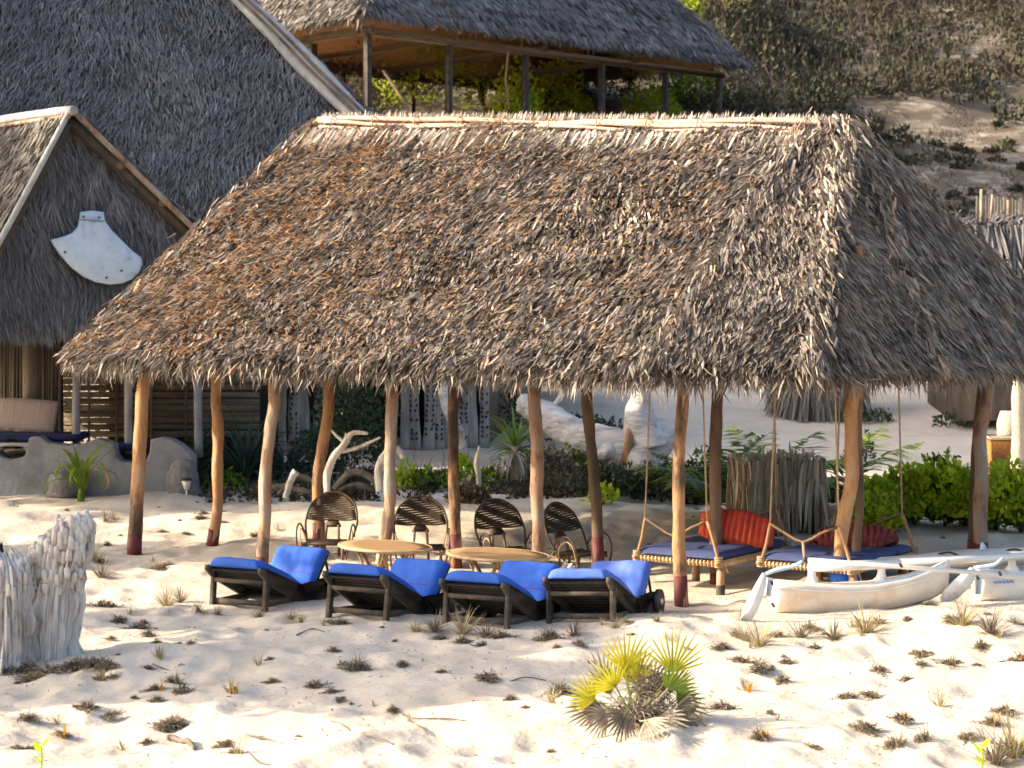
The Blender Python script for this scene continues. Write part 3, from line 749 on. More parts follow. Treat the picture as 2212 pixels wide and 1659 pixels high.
# low plastered bench wall with round openings (2D curve fills round the holes)
cu = bpy.data.curves.new('bench_wall', 'CURVE'); cu.dimensions = '2D'; cu.fill_mode = 'BOTH'; cu.extrude = .14; cu.bevel_depth = .03; cu.bevel_resolution = 2
def spl(pts, cyc=True):
    s_ = cu.splines.new('POLY'); s_.points.add(len(pts) - 1)
    for i, (x_, y_) in enumerate(pts): s_.points[i].co = (x_, y_, 0, 1)
    s_.use_cyclic_u = cyc
def wp(px, py): return (X(px, VY), CAMZ - (py - 650) / FPX * VY)
top = [(-60, 962), (66, 962), (70, 948), (90, 946), (106, 958), (150, 965), (180, 962), (212, 950), (240, 958), (246, 962), (250, 985), (262, 999), (300, 1003), (322, 995), (330, 975), (332, 952), (350, 948), (372, 952), (395, 966), (416, 985), (418, 1075), (-60, 1075)]
spl([wp(*q) for q in top])
spl([wp(30 + 34 * math.cos(a), 976 + 18 * math.sin(a)) for a in np.linspace(0, 2 * math.pi, 20, endpoint=False)])
wo = bpy.data.objects.new('tmp', cu); col.objects.link(wo)
me = bpy.data.meshes.new_from_object(wo.evaluated_get(bpy.context.evaluated_depsgraph_get()))
bpy.data.objects.remove(wo)
co = np.empty(len(me.vertices) * 3, np.float32); me.vertices.foreach_get('co', co); co = co.reshape(-1, 3)
co = np.stack([co[:, 0], VY - co[:, 2], co[:, 1]], -1) - root_loc(sm).astype(np.float32)
me.vertices.foreach_set('co', co.ravel()); me.materials.clear(); me.materials.append(M['plaster']); me.update()
link('bench_wall', me, sm)
m_ = MB(); m_.box((X(170, 29.5), 29.45, .33), (2.9, 1.1, .45)); m_.build('bench_seat', M['interior'], sm)
for px, hh in ((140, .38), (395, .5)):
    m_ = MB(); m_.tube([(X(px, 28.3), 28.33, -.02), (X(px, 28.3), 28.33, hh * .6), (X(px, 28.3), 28.36, hh)], [.27, .25, .15], 14, noise=.3, nf=4, smooth_path=4); m_.build('stone_buttress', M['stone'], sm, smooth=True)
m_ = MB(); m_.bar((X(128, 31.0), 31.0, 1.3), (X(128, 31.0) - 1.6, 33.6, 1.3), .1, 2.6); m_.build('wall', M['interior'], sm)  # added wall that keeps the sun off the lattice
def cushion(cx, cy, cz, sx, sy, sz, name, m, label, cat, rot=(0, 0, 0), ribs=0, amp=.0, pw=.45, group=None):
    nu, nv = 56, 20
    u = np.linspace(-1, 1, nu); v = np.linspace(-1, 1, nv); Uu, Vv_ = np.meshgrid(u, v, indexing='ij')
    e = np.clip((1 - np.abs(Uu) ** 3.5) * (1 - np.abs(Vv_) ** 3.5), 0, 1) ** pw
    rb = 1 + amp * (np.abs(np.sin(Uu * ribs * math.pi / 2)) - .5) if ribs else 1
    h = sz * e * rb + .004 * fbm(Uu * 6, Vv_ * 6, cx, o=2)
    Xs = sx * Uu * (1 - .05 * (1 - e)); Ys = sy * Vv_ * (1 - ((.8 if ribs == 14 else .34) if ribs else .07) * np.abs(Uu) ** (3 if ribs else 2)) + (.02 * fbm(Uu * 1.5, Vv_, cx, o=2) if ribs else 0)
    G1 = np.stack([Xs, Ys, h], -1); G2 = np.stack([Xs, Ys, -h], -1)
    m_ = MB(); m_.grid(G1, G2); o = link(name, m_.mesh(name, m, True)); o.location = (cx, cy, cz); o.rotation_euler = rot
    return tag(o, label, cat, group)
cushion(X(60, 29.1), 29.15, .80, .85, .5, .06, 'bench_mattress', M['navy_dark'], 'navy bench mattress under the striped cushion on the veranda', 'mattress', pw=.15)
cushion(X(266, 29.1), 29.1, .66, .32, .4, .055, 'bench_mattress', M['navy_dark'], 'short navy mattress in the bench gap right of the strappy plant', 'mattress', pw=.15)
cushion(X(50, 29.15), 29.2, 1.12, .52, .26, .09, 'striped_cushion', M['stripe'], 'big beige striped cushion propped on the veranda bench', 'cushion', rot=(R(72), R(3), R(-6)))

# ================================================================== UPPER PAVILION
C2 = Vector((-3.78, 50.0, 10.25)); R2 = Vector((7.14, 60.5, 10.25)); e2 = (R2 - C2).normalized(); n2 = Vector((e2.y, -e2.x, 0))
Lg = (R2 - C2).length; D2 = 8.4; H2 = 4.2 * 1.22
B2 = C2 - n2 * D2; BR2 = R2 - n2 * D2
Ta = C2 + e2 * 4.0 - n2 * 4.2 + Vector((0, 0, H2)); Tb = R2 - e2 * 4.0 - n2 * 4.2 + Vector((0, 0, H2))
up = thing('upper_pavilion', 'open-sided pavilion with grey thatch hipped roof standing higher up the dune', 'pavilion', (2, 58, 8))
ur = slab([(C2, R2, Tb, Ta), (B2, C2, Ta), (BR2, B2, Ta, Tb), (R2, BR2, Tb)], .18).build('roof', M['under_orange'], up)
mb = MB()
thatch_face(mb, C2, R2, Tb, Ta, 26000, (.22, .48), (.03, .06), lift=(.02, .35), jit=.2, rows=16, roll=.45, bump=.08, lim=(0, .75), skew=.1, stp=.025)
thatch_line(mb, C2, R2, n2 * .5 + Vector((0, 0, -1)), 3200, (.15, .38), (.025, .05), jit=.22, spread=.08, lift=.3, up=.05)
thatch_face(mb, R2, BR2, Tb, Tb, 3000, (.3, .6), (.05, .09), lift=(.02, .3), rows=12)
thatch_line(mb, R2, Tb, (.7, -.1, -.8), 1500, (.3, .6), (.03, .05), jit=.25, spread=.1)
mb.build('thatch', M['thatch_blue'], ur, kind='stuff')
mb = MB()
thatch_face(mb, B2, C2, Ta, Ta, 9000, (.25, .6), (.03, .06), lift=(.05, .5), jit=.25, rows=16, roll=.5, bump=.08)
thatch_line(mb, B2, C2, -e2 * .4 + Vector((0, 0, -1)), 1600, (.15, .35), (.03, .06), jit=.25, spread=.1, lift=.3)
thatch_line(mb, C2, Ta, (-.2, -.8, -.8), 1300, (.3, .6), (.03, .06), jit=.25, spread=.1)
mb.build('thatch', M['thatch_grey'], ur, kind='stuff')  # left face takes the lighter thatch, as lit by the sun
mb = MB()
thatch_line(mb, B2, BR2, (0, 0, -1), 3500, (.2, .5), (.04, .07), jit=.25, spread=.1)
thatch_line(mb, B2 + Vector((0, 0, -.1)), BR2 + Vector((0, 0, -.1)), (0, 0, -1), 800, (.2, .4), (.04, .07), jit=.25, spread=.05)
mb.build('eave_fringe', M['orange_leaf'] if False else M['bamboo'], ur, kind='stuff')
zb = 7.4
ip = .55
def upt(a, b):      # a along the front from the near corner, b depth
    return C2 + e2 * a - n2 * b
fr = [0.55, 3.4, 6.3, 9.4, 12.2, 14.7]
for a in fr:
    p = upt(a, ip); m_ = MB(); m_.box((p.x, p.y, (zb + 9.75) / 2), (.17, .17, 9.75 - zb), Euler((0, 0, R(44))), .02); m_.build('post', M['dark_wood'], up)
for a in (0.55, 3.0, 5.6, 8.4, 11.4, 14.2):
    p = upt(a, D2 - ip); m_ = MB(); m_.box((p.x, p.y, (zb + 9.75) / 2), (.19, .19, 9.75 - zb), Euler((0, 0, R(44))), .02); m_.build('post', M['dark_wood'], up)
for b in (2.9, 5.4):
    for a in (.55,):
        p = upt(a, b); m_ = MB(); m_.box((p.x, p.y, (zb + 9.75) / 2), (.22, .22, 9.75 - zb), Euler((0, 0, R(44)))); m_.build('post', M['dark_wood'], up)
def ubeam(a, b, w, h, z, m):
    p, q = Vector(a), Vector(b); p.z = q.z = z; m_ = MB(); m_.bar(p, q, w, h, .01); m_.build('beam', m, up)
ubeam(upt(.3, ip), upt(14.9, ip), .16, .2, 9.86, M['bamboo'])
ubeam(upt(.3, D2 - ip), upt(14.9, D2 - ip), .16, .2, 9.86, M['dark_wood'])
ubeam(upt(ip, .3), upt(ip, D2 - .3), .16, .2, 9.9, M['bamboo'])
for a in (3.6, 6.9, 10.7): ubeam(upt(a, .3), upt(a, D2 - .3), .14, .16, 9.97, M['bamboo'])
for k in range(16):        # battens seen on the underside
    t = (k + .5) / 16; a = C2.lerp(R2, t) - Vector((0, 0, .22)); b = Ta.lerp(Tb, t) - Vector((0, 0, .26)); m_ = MB(); m_.bar(a, b, .07, .07); m_.build('rafter', M['pole'], up)
for k in range(5):
    t = (k + .6) / 9; a = C2.lerp(Ta, t) - Vector((0, 0, .3)); b = R2.lerp(Tb, t) - Vector((0, 0, .3)); m_ = MB(); m_.bar(a, b, .05, .05); m_.build('batten', M['bamboo'], up)
    a = (B2.lerp(Ta, t) - Vector((0, 0, .24))); b = (BR2.lerp(Tb, t) - Vector((0, 0, .24))); m_ = MB(); m_.bar(a, b, .05, .05); m_.build('batten', M['bamboo'], up)
# slanting rope/pole and a hanging hook inside
m_ = MB(); m_.tube([upt(5.6, .5) + Vector((0, 0, -.3)), P(1092, 170, 55), P(1100, 232, 55)], .035, 6)
single(m_, 'guy_rope', M['rope'], 'slack pale rope hanging from the eave of the upper pavilion', 'rope', P(1100, 232, 55), smooth=True)
m_ = MB(); m_.tube([P(828, 152, 52.5), P(866, 208, 52.5), P(888, 232, 52.5)], .05, 6)
single(m_, 'leaning_pole', M['pole_grey'], 'thin wooden pole leaning under the upper pavilion beside its corner post', 'pole', P(888, 232, 52.5), smooth=True)

# ================================================================== SHELTERS AND SCREENS
def leaflet_mesh(L, w, m):
    m_ = MB(); y = np.linspace(0, 1, 5); wd = np.array([.7, 1, .9, .6, .08]) * w
    G = np.stack([np.stack([s_ * wd, y * 0 + .012 * np.sin(y * 5) - abs(s_) * w * .4, -y * L], -1) for s_ in (-.5, 0, .5)], 1)
    m_.grid(G); return m_.mesh('palm_leaflet', m, True)
# box of palm leaves in the middle distance
bY = 23.3
bx = thing('palm_leaf_screen', 'square bin-like screen clad in dry hanging palm leaves, lit on its left side', 'screen', (X(1690, bY), bY + .4, tz(X(1690, bY), bY)))
cn = P(1622, 1150, bY - .1); cn.z = 0
cr_ = Vector((X(1783, bY + .25), bY + .35, 0)); cl = Vector((X(1583, bY + .6), bY + .75, 0)); cb = cr_ + (cl - cn)
gz = tz(cn.x, cn.y)
m_ = MB(); m_.prism([(q.x + (bx.location.x - q.x) * .12, q.y + (bx.location.y - q.y) * .12, gz - .05) for q in (cn, cr_, cb, cl)], (0, 0, .9)); m_.build('frame', M['under'], bx)
lm = [leaflet_mesh(l, w, M[mm]) for l, w, mm in ((.92, .05, 'palm_dead'), (.8, .04, 'palm_dead'), (.6, .045, 'thatch_pale'), (.95, .06, 'palm_dead'))]
for (qa, qb, nn_) in ((cn, cr_, 150), (cl, cn, 90), (cr_, cb, 25), (cb, cl, 25)):
    for k in range(nn_):
        t = random.random(); q = qa.lerp(qb, t); o_ = (qb - qa).normalized(); nr = Vector((o_.y, -o_.x, 0))
        o = link('palm_leaflet', lm[k % 4], bx)
        o.location = Vector((q.x, q.y, gz + random.choice([.92, .90, .88, .62])+random.uniform(-.04,.04))) + nr * random.uniform(.0, .05) - Vector(bx.location)
        o.rotation_euler = Euler((random.uniform(-.02, .08), random.gauss(.0, .10), math.atan2(o_.y, o_.x) + random.uniform(-.6, .6)))
m_ = MB()
for k in range(60):
    q = cn.lerp(cr_, random.random()).lerp(cl.lerp(cb, random.random()), random.random()); p = np.array([[q.x, q.y, gz + .86]])
    d_ = nrm(np.array([[random.uniform(-1, 1), random.uniform(-.6, .3), random.uniform(.05, .6 if k > 6 else 1.8)]])); m_.blades(p, d_, nrm(np.cross(d_, np.array([[0, 1, .3]]))), np.array([[0, 0, 1.]]), random.uniform(.15, .32), .035, -.2)
m_.build('top_leaves', M['thatch_pale'], bx, kind='stuff')
# leaf-clad hut seen under the eave, higher on the dune
def frond_skirt(name, label, cat, cx, cy, rx, ry, zt, zb_, n, m, spread=.3, L=None, a0=0, a1=2 * math.pi):
    t_ = thing(name, label, cat, (cx, cy, zb_))
    m_ = MB(); a = np.linspace(0, 2 * math.pi, 14, endpoint=False)
    r1 = [(cx + .72 * rx * math.cos(q), cy + .72 * ry * math.sin(q), zt - .05) for q in a]; m_.prism(r1, (0, 0, -(zt - zb_) * .9)); m_.build('core', M['under'], t_)
    m_ = MB(); q = rng.uniform(a0, a1, n); rr = rng.uniform(.72, .95, n)
    p = np.stack([cx + rx * rr * np.cos(q), cy + ry * rr * np.sin(q), rng.uniform(zb_ + (zt - zb_) * .35, zt, n)], -1)
    d = nrm(np.stack([np.cos(q) * spread + rng.normal(0, .12, n), np.sin(q) * spread + rng.normal(0, .12, n), -np.ones(n)], -1))
    s_ = nrm(np.stack([-np.sin(q), np.cos(q), 0 * q], -1) + rng.normal(0, .4, (n, 3)))
    Lm = (zt - zb_) if L is None else L
    m_.blades(p, d, s_, np.stack([np.cos(q), np.sin(q), 0 * q], -1), rng.uniform(.5, .8, n) * Lm, rng.uniform(.03, .06, n), rng.uniform(-.1, .15, n)); m_.build('hanging_leaves', m, t_, kind='stuff')
    return t_
hy = 38.0
frond_skirt('leaf_hut', 'dark palm-leaf hut on the sand slope, seen under the eave behind the swing beds', 'hut', X(1765, hy), hy, .85, .8, 2.4, tz(X(1765, hy), hy) - .05, 2200, M['thatch_grey'], spread=.12)
rh = thing('leaf_hut', 'weathered hut of hanging palm leaves beyond the right end of the pavilion roof', 'hut', (X(2190, 36), 36.5, .6))
m_ = MB(); a_ = P(2052, 492, 36); b_ = P(2300, 478, 35.2); bk = Vector((0, 2.6, 0))
m_.prism([a_ + Vector((.2, .15, -.1)), b_ + Vector((0, .15, -.1)), b_ + Vector((0, .15, -3.6)), a_ + Vector((.2, .15, -3.6))], bk); m_.build('wall', M['reed'], rh)
m_ = MB()
for k in range(2):
    thatch_line(m_, a_ + Vector((0, 0, -.02)), b_, (.18, -.12, -1), 1500, (.7, 1.7), (.025, .06), jit=.14, spread=.06, lift=.1)
    thatch_line(m_, a_ + Vector((0, 0, -1.2)), b_ + Vector((0, 0, -1.2)), (.1, -.05, -1), 900, (.7, 1.9), (.025, .06), jit=.10, spread=.05, lift=.1)
thatch_line(m_, a_, b_, (.5, 0, .35), 260, (.2, .5), (.02, .05), jit=.45, spread=.05)
m_.build('hanging_leaves', M['thatch_blue'], rh, kind='stuff')
for px, py0, py1 in ((2120, 500, 408), (2138, 500, 420), (2178, 490, 432)):
    m_ = MB(); m_.tube([P(px, py0, 36), P(px + (6 if px == 2138 else 0), py1, 36)], .03, 6); m_.build('pole', M['pole_grey'], rh, smooth=True)
m_ = MB(); m_.prism([P(2150, 505, 35.8), P(2172, 512, 35.8), P(2200, 500, 35.8), P(2196, 488, 35.8), P(2152, 496, 35.8)], (0, .04, 0)); m_.build('tarpaulin', M['paleblue'], rh)
fy = 44
fn = thing('reed_fence', 'low dark reed fence on the dune behind the right-hand leaf hut', 'fence', (X(2180, fy), fy, 2))
for k in range(34):
    px = 2108 + k * 6.4; x_ = X(px, fy); m_ = MB(); zt = P(px, 424 + (px - 2108) * .08, fy).z; m_.bar((x_, fy, P(px, 520, fy).z), (x_, fy, zt + random.uniform(-.04, .04)), .06, .03); m_.build('reed_panel', M['reed'], fn)
# bright rough post, wicker chest, white sacks at the right edge
py_ = 28.6
g = Vector((X(2197, py_), py_, tz(X(2197, py_), py_)))
m_ = MB(); m_.tube([g - Vector((0, 0, .05)), g + Vector((.03, 0, .7)), g + Vector((.02, 0, 1.4)), g + Vector((.06, 0, 2.2))], [.1, .095, .09, .09], 12, noise=.12, nf=8, smooth_path=4)
single(m_, 'rough_post', M['coral'], 'pale rough post catching the sun at the right edge behind the hedge', 'post', g, smooth=True)
g = Vector((X(2172, 29.6), 29.6, tz(X(2172, 29.6), 29.6)))
ch = thing('wicker_chest', 'orange wicker chest beside the pale rough post', 'chest', g)
m_ = MB(); m_.box((g.x, g.y, g.z + .42), (.55, .5, .55), None, .03); m_.build('body', M['wicker'], ch)
m_ = MB(); m_.box((g.x, g.y, g.z + .72), (.58, .53, .05), None, .02); m_.build('lid', M['coral'], ch)
m_ = MB(); m_.tube([g + Vector((.05, -.02, .74)), g + Vector((.05, -.02, .92)), g + Vector((.05, -.02, 1.12))], [.16, .17, .13], 12, noise=.08, nf=5, smooth_path=3)
single(m_, 'white_sack', M['coral'], 'pale upright sack standing on the wicker chest', 'sack', g + Vector((.05, -.02, .74)), smooth=True)

# ================================================================== LOUNGERS
def make_lounger(label, blue):
    t_ = thing('sun_lounger', label, 'sun lounger', group='sun loungers in front of the pavilion')
    W = .60
    def part(mb_, name, m, par=t_, sm_=False): return mb_.build(name, m, par, smooth=sm_, world=False)
    for sx in (-W / 2, W / 2):
        # deep side plank: high at the foot, low at the wheels
        prof = [(-.10, .37), (-.085, .415), (-.03, .405), (.05, .33), (.80, -.005), (.88, .0), (1.06, .15), (1.16, .19), (1.30, .165), (1.42, .10), (1.39, .06), (1.08, -.01), (.82, -.075), (.45, .07), (.05, .255), (-.03, .315)]
        m_ = MB(); m_.prism([(sx - .02, y, z) for y, z in prof], (.04, 0, 0)); part(m_, 'side_rail', M['dark_wood'])
        m_ = MB(); m_.bar((sx, .0, -.06), (sx, .04, .36), .045, .06, .006, up=(0, 1, 0)); part(m_, 'leg', M['dark_wood'])
        m_ = MB(); m_.bar((sx, 1.14, .0), (sx, 1.16, .16), .04, .06, .006, up=(0, 1, 0)); part(m_, 'leg', M['dark_wood'])
        m_ = MB(); m_.bar((sx * .93, .02, .05), (sx * .93, 1.3, .04), .03, .05, .004); part(m_, 'base_rail', M['dark_wood'])
        s_ = 1 if sx > 0 else -1
        m_ = MB(); m_.tube([(sx + s_ * .025, 1.20, .095), (sx + s_ * .065, 1.20, .095)], .115, 20); wh = part(m_, 'wheel', M['dark_wood'])
        m_ = MB(); m_.tube([(sx + s_ * .06, 1.20, .095), (sx + s_ * .078, 1.20, .095)], .03, 10); part(m_, 'hub', M['alu'], wh)
    m_ = MB(); m_.bar((-W / 2, .02, .26), (W / 2, .02, .26), .03, .04); part(m_, 'stretcher', M['dark_wood'])
    m_ = MB(); m_.bar((-W / 2, .03, .06), (W / 2, .03, .06), .03, .05); part(m_, 'stretcher', M['dark_wood'])
    m_ = MB(); m_.bar((-W / 2, 1.20, .095), (W / 2, 1.20, .095), .02, .02); part(m_, 'axle', M['dark_wood'])
    sl = MB(); sl.box((0, 0, 0), (W - .04, .062, .016), None, .003); slm = sl.mesh('slat', M['dark_wood'])
    for k in range(11):
        y = -.01 + k * .078; z = .355 - (y / .84) * .345
        o = link('slat', slm, t_); o.location = (0, y, z); o.rotation_euler = (math.atan(-.345 / .84), 0, 0)
    y0, z0, y1, z1 = .84, .02, 1.16, .41
    for k in range(6):
        f = (k + .5) / 6; o = link('slat', slm, t_); o.location = (0, y0 + (y1 - y0) * f + .03, z0 + (z1 - z0) * f); o.rotation_euler = (math.atan2(z1 - z0, y1 - y0), 0, 0)
    for sx in (-.25, .25):
        m_ = MB(); m_.bar((sx, .90, .05), (sx, 1.23, .43), .025, .03); part(m_, 'backrest_rail', M['dark_wood'])
        m_ = MB(); m_.bar((sx, 1.17, .36), (sx, 1.30, .04), .02, .02); part(m_, 'backrest_prop', M['dark_wood'])
    # mattress: follows seat, valley, backrest; soft edges, wrinkles
    base = np.array([(-.075, .40), (-.02, .408), (.2, .325), (.45, .232), (.64, .125), (.76, .055), (.83, .05), (.90, .115), (.99, .235), (1.09, .35), (1.18, .445)])
    tt = np.linspace(0, len(base) - 1, 60); bs = np.stack([np.interp(tt, np.arange(len(base)), base[:, i]) for i in (0, 1)], -1)
    for _ in range(3): bs[1:-1] = (bs[:-2] + bs[1:-1] * 2 + bs[2:]) / 4
    tg = nrm(np.gradient(bs, axis=0)); nm = np.stack([-tg[:, 1], tg[:, 0]], -1)
    wv = np.linspace(-1, 1, 26); TH = .085
    seed = blue * 7.7
    edge = np.clip(1 - np.abs(wv) ** 6, 0, 1) ** .5
    endf = np.clip(1 - np.abs(np.linspace(-1, 1, 60)) ** 30, 0, 1) ** .5
    Sg, Wg = np.meshgrid(np.linspace(0, 1.7, 60), wv, indexing='ij')
    amp = (.65 if blue < 3 else 1.1)
    fold = np.abs(vnoise(Wg * 5 + Sg * 5 + seed, (Wg - Sg) * 1.2)) ** .7
    wr = amp * (.012 * fold * sstep(.7, .95, Sg) + .005 * fbm(Wg * 2 + seed, Sg * 9, o=2) + .004 * fbm(Wg * 4, Sg * 3 + seed, o=2))
    h = TH * (.18 + .82 * edge[None, :]) * (.25 + .75 * endf[:, None]) + wr * edge[None]
    hw = .272 + .040 * sstep(.08, .22, Sg) * (1 - .5 * sstep(.85, 1.0, Sg)) + .006 * fbm(Sg * 5, Wg * 0 + seed, o=2)
    hw = hw + 0
    drop = (.0 if blue == 3 else .0) * (np.abs(Wg) ** 8) * sstep(.4, .8, Sg)
    top_ = np.stack([Wg * hw, bs[:, 0][:, None] + nm[:, 0][:, None] * h, bs[:, 1][:, None] + nm[:, 1][:, None] * h - drop], -1)
    bot_ = np.stack([Wg * hw * .985, np.repeat(bs[:, 0][:, None], 26, 1), np.repeat(bs[:, 1][:, None], 26, 1) - drop], -1)
    m_ = MB(); m_.grid(top_, bot_); mt = part(m_, 'mattress', M['blue2' if blue == 3 else 'blue'], t_, True)
    if blue != 3:
        k = 46
        m_ = MB(); m_.tube([top_[k, j] + np.array([0, -.003, .002]) for j in range(1, 25)], .0035, 5); part(m_, 'seam', M['seam'], mt)
    return t_
lspots = [((445, 1310), (578, 1320), -26, 0), ((705, 1335), (834, 1343), -27, 0), ((961, 1349), (1093, 1356), -25, 0), ((1190, 1351), (1321, 1341), -22, R(3))]
llab = ['dark slatted sun lounger with smooth blue mattress, leftmost of the row of four', 'dark sun lounger with blue mattress, second from the left, before the first bamboo table',
        'dark sun lounger with blue mattress, third from the left, before the second bamboo table', 'dark sun lounger with rumpled faded lilac-blue mattress, rightmost of the four']
for k, (fl, fr_, rz, ry) in enumerate(lspots):
    a, b = GR(*fl), GR(*fr_); Yc = (a.y + b.y) / 2; xc = (X(fl[0], a.y) + X(fr_[0], b.y)) / 2
    o = make_lounger(llab[k], k)
    hx, hyy = xc + .56 * 1.3, Yc + .83 * 1.3
    zf, zh = tz(xc, Yc), tz(hx, hyy)
    o.location = (xc, Yc, zf); o.rotation_euler = (math.atan2(zh - zf, 1.3), -ry, R(rz))

# ================================================================== CHAIRS AND TABLES
def make_chair(label):
    t_ = thing('cane_armchair', label, 'armchair', group='low round-backed cane armchairs under the pavilion')
    def part(mb_, name, m, par=t_, sm_=True): return mb_.build(name, m, par, smooth=sm_, world=False)
    # hoop of the backrest, leaning back; x across, y back, z up, seat faces -y
    def hoop(t, off=0):   # t from 0 (left foot) to 1 (right foot)
        a = math.pi * (t * 1.0)
        key = [(-.20, -.10, .02), (-.27, .10, .22), (-.31, .22, .42), (-.26, .31, .62), (-.13, .36, .73), (0, .375, .76), (.13, .36, .73), (.26, .31, .62), (.31, .22, .42), (.27, .10, .22), (.20, -.10, .02)]
        return key
    key = hoop(0)
    m_ = MB(); m_.tube(key, .013, 7, smooth_path=5); part(m_, 'back_hoop', M['cane_dark'])
    # woven slats across the hoop
    kz = np.array([q[2] for q in key[:6]]); kx = np.array([-q[0] for q in key[:6]]); ky = np.array([q[1] for q in key[:6]])
    for i in range(14):
        z = .445 + i * .0225; w = np.interp(z, kz, kx) - .004; y = np.interp(z, kz, ky)
        n = 9; xs = np.linspace(-w, w, n); yy = y + .055 * (1 - (xs / max(w, .01)) ** 2) * 1
        pts = np.stack([xs, yy, z + .006 * np.cos(xs * 20 + i) - .012 * (1 - (xs / w) ** 2)], -1)
        G1 = np.stack([pts + np.array([0, 0, .0118]), pts - np.array([0, 0, .0118])], 1)
        m_ = MB(); m_.grid(G1, G1 + np.array([0, .006, 0])); part(m_, 'back_slat', M['cane_dark'], sm_=False)
    m_ = MB(); m_.prism([(-.045, .30, .44), (.045, .30, .44), (.10, .27, .36), (.10, .265, .345), (-.10, .265, .345), (-.10, .27, .36)], (0, .03, 0)); part(m_, 'splat', M['cane_dark'], sm_=False)
    for sx in (-1, 1):
        m_ = MB(); m_.tube([(sx * .07, .28, .37), (sx * .08, .24, .2), (sx * .09, .22, .0)], .016, 7); part(m_, 'leg', M['pole_dark'])
        m_ = MB(); m_.tube([(sx * .22, -.16, .19), (sx * .22, -.17, .0)], .018, 7); part(m_, 'leg', M['pole_dark'])
        # arm: a bent double hoop
        m_ = MB(); m_.tube([(sx * .27, -.20, .02), (sx * .31, -.22, .22), (sx * .32, -.17, .37), (sx * .32, -.06, .42), (sx * .315, .07, .37), (sx * .29, .14, .25)], .011, 6, smooth_path=4); part(m_, 'arm', M['cane_dark'])
        m_ = MB(); m_.tube([(sx * .26, -.17, .12), (sx * .29, -.14, .30), (sx * .30, -.05, .36), (sx * .29, .05, .29), (sx * .27, .09, .18)], .008, 6, smooth_path=4); part(m_, 'arm_brace', M['cane'])
    for i in range(7):
        m_ = MB(); y = -.17 + i * .058; m_.tube([(-.27, y, .195 - .02 * math.sin(i / 6 * math.pi)), (.27, y, .195 - .02 * math.sin(i / 6 * math.pi))], .018, 7); part(m_, 'seat_pole', M['cane_dark'])
    for sx in (-.24, .24):
        m_ = MB(); m_.tube([(sx, -.2, .165), (sx, .22, .165)], .02, 7); part(m_, 'seat_rail', M['pole_dark'])
    return t_
cspots = [((707, 1207), -8, 'low dark cane armchair with round woven back, leftmost, behind the first lounger'),
          ((910, 1219), 4, 'nearly black cane armchair with round back between two crooked posts, second from left'),
          ((1098, 1226), 26, 'cane armchair with sun on the edge of its round back, beside the second bamboo table'),
          ((1252, 1232), 48, 'cane armchair turned sideways with its round back half in sun, rightmost')]
for pq, rz, lb in cspots:
    g = GR(*pq); o = make_chair(lb); o.location = g; o.rotation_euler = (0, 0, R(rz)); o.scale = (.95, .95, .93)
def make_table(label, g, rad, h, tilt):
    t_ = thing('bamboo_table', label, 'table', g, group='round bamboo tables under the pavilion')
    nb = 9
    for i in range(nb):     # top of split boards
        y0 = -rad + 2 * rad * i / nb; y1 = y0 + 2 * rad / nb - .010
        ys_ = np.linspace(y0, y1, 4)
        G = np.array([[[sx * math.sqrt(max(rad ** 2 - y * y, .0004)), y, h] for sx in np.linspace(-1, 1, 7)] for y in ys_])
        m_ = MB(); m_.grid(G, G - np.array([0, 0, .016])); m_.build('top_board', M['table'], t_, world=False)
    a = np.linspace(0, 2 * math.pi, 33); m_ = MB(); m_.tube([(rad * math.cos(q), rad * math.sin(q), h - .014) for q in a], .018, 7, caps=False); m_.build('rim', M['cane'], t_, smooth=True, world=False)
    for k in range(6):
        q = k / 6 * 2 * math.pi + .3; m_ = MB(); c, s_ = math.cos(q), math.sin(q); c2, s2 = math.cos(q + .5), math.sin(q + .5)
        m_.tube([(c * rad * .62, s_ * rad * .62, h - .02), (c2 * rad * .30, s2 * rad * .30, .10), (c2 * rad * .34, s2 * rad * .34, -.03)], .019, 7, smooth_path=2); m_.build('leg', M['cane' if k % 3 else 'pole_grey'], t_, smooth=True, world=False)
        m_ = MB(); c3, s3 = math.cos(q + 1.0), math.sin(q + 1.0); m_.tube([(c2 * rad * .3, s2 * rad * .3, .08), (c3 * rad * .7, s3 * rad * .7, h - .02)], .011, 6); m_.build('brace', M['cane'], t_, smooth=True, world=False)
    t_.rotation_euler = (R(tilt[0]), R(tilt[1]), .2)
    return t_
def tbl(px, py, Y, label, rad):
    x_ = X(px, Y); zt_ = P(px, py, Y).z; zg = tz(x_, Y); make_table(label, (x_, Y, zg), rad, zt_ - zg, (0, 3.0))
tbl(827, 1178, 19.6, 'round pale bamboo table behind the gap between the first and second loungers', .47)
tbl(1072, 1196, 19.0, 'round bamboo table behind the third lounger, a crooked post at its right edge', .50)

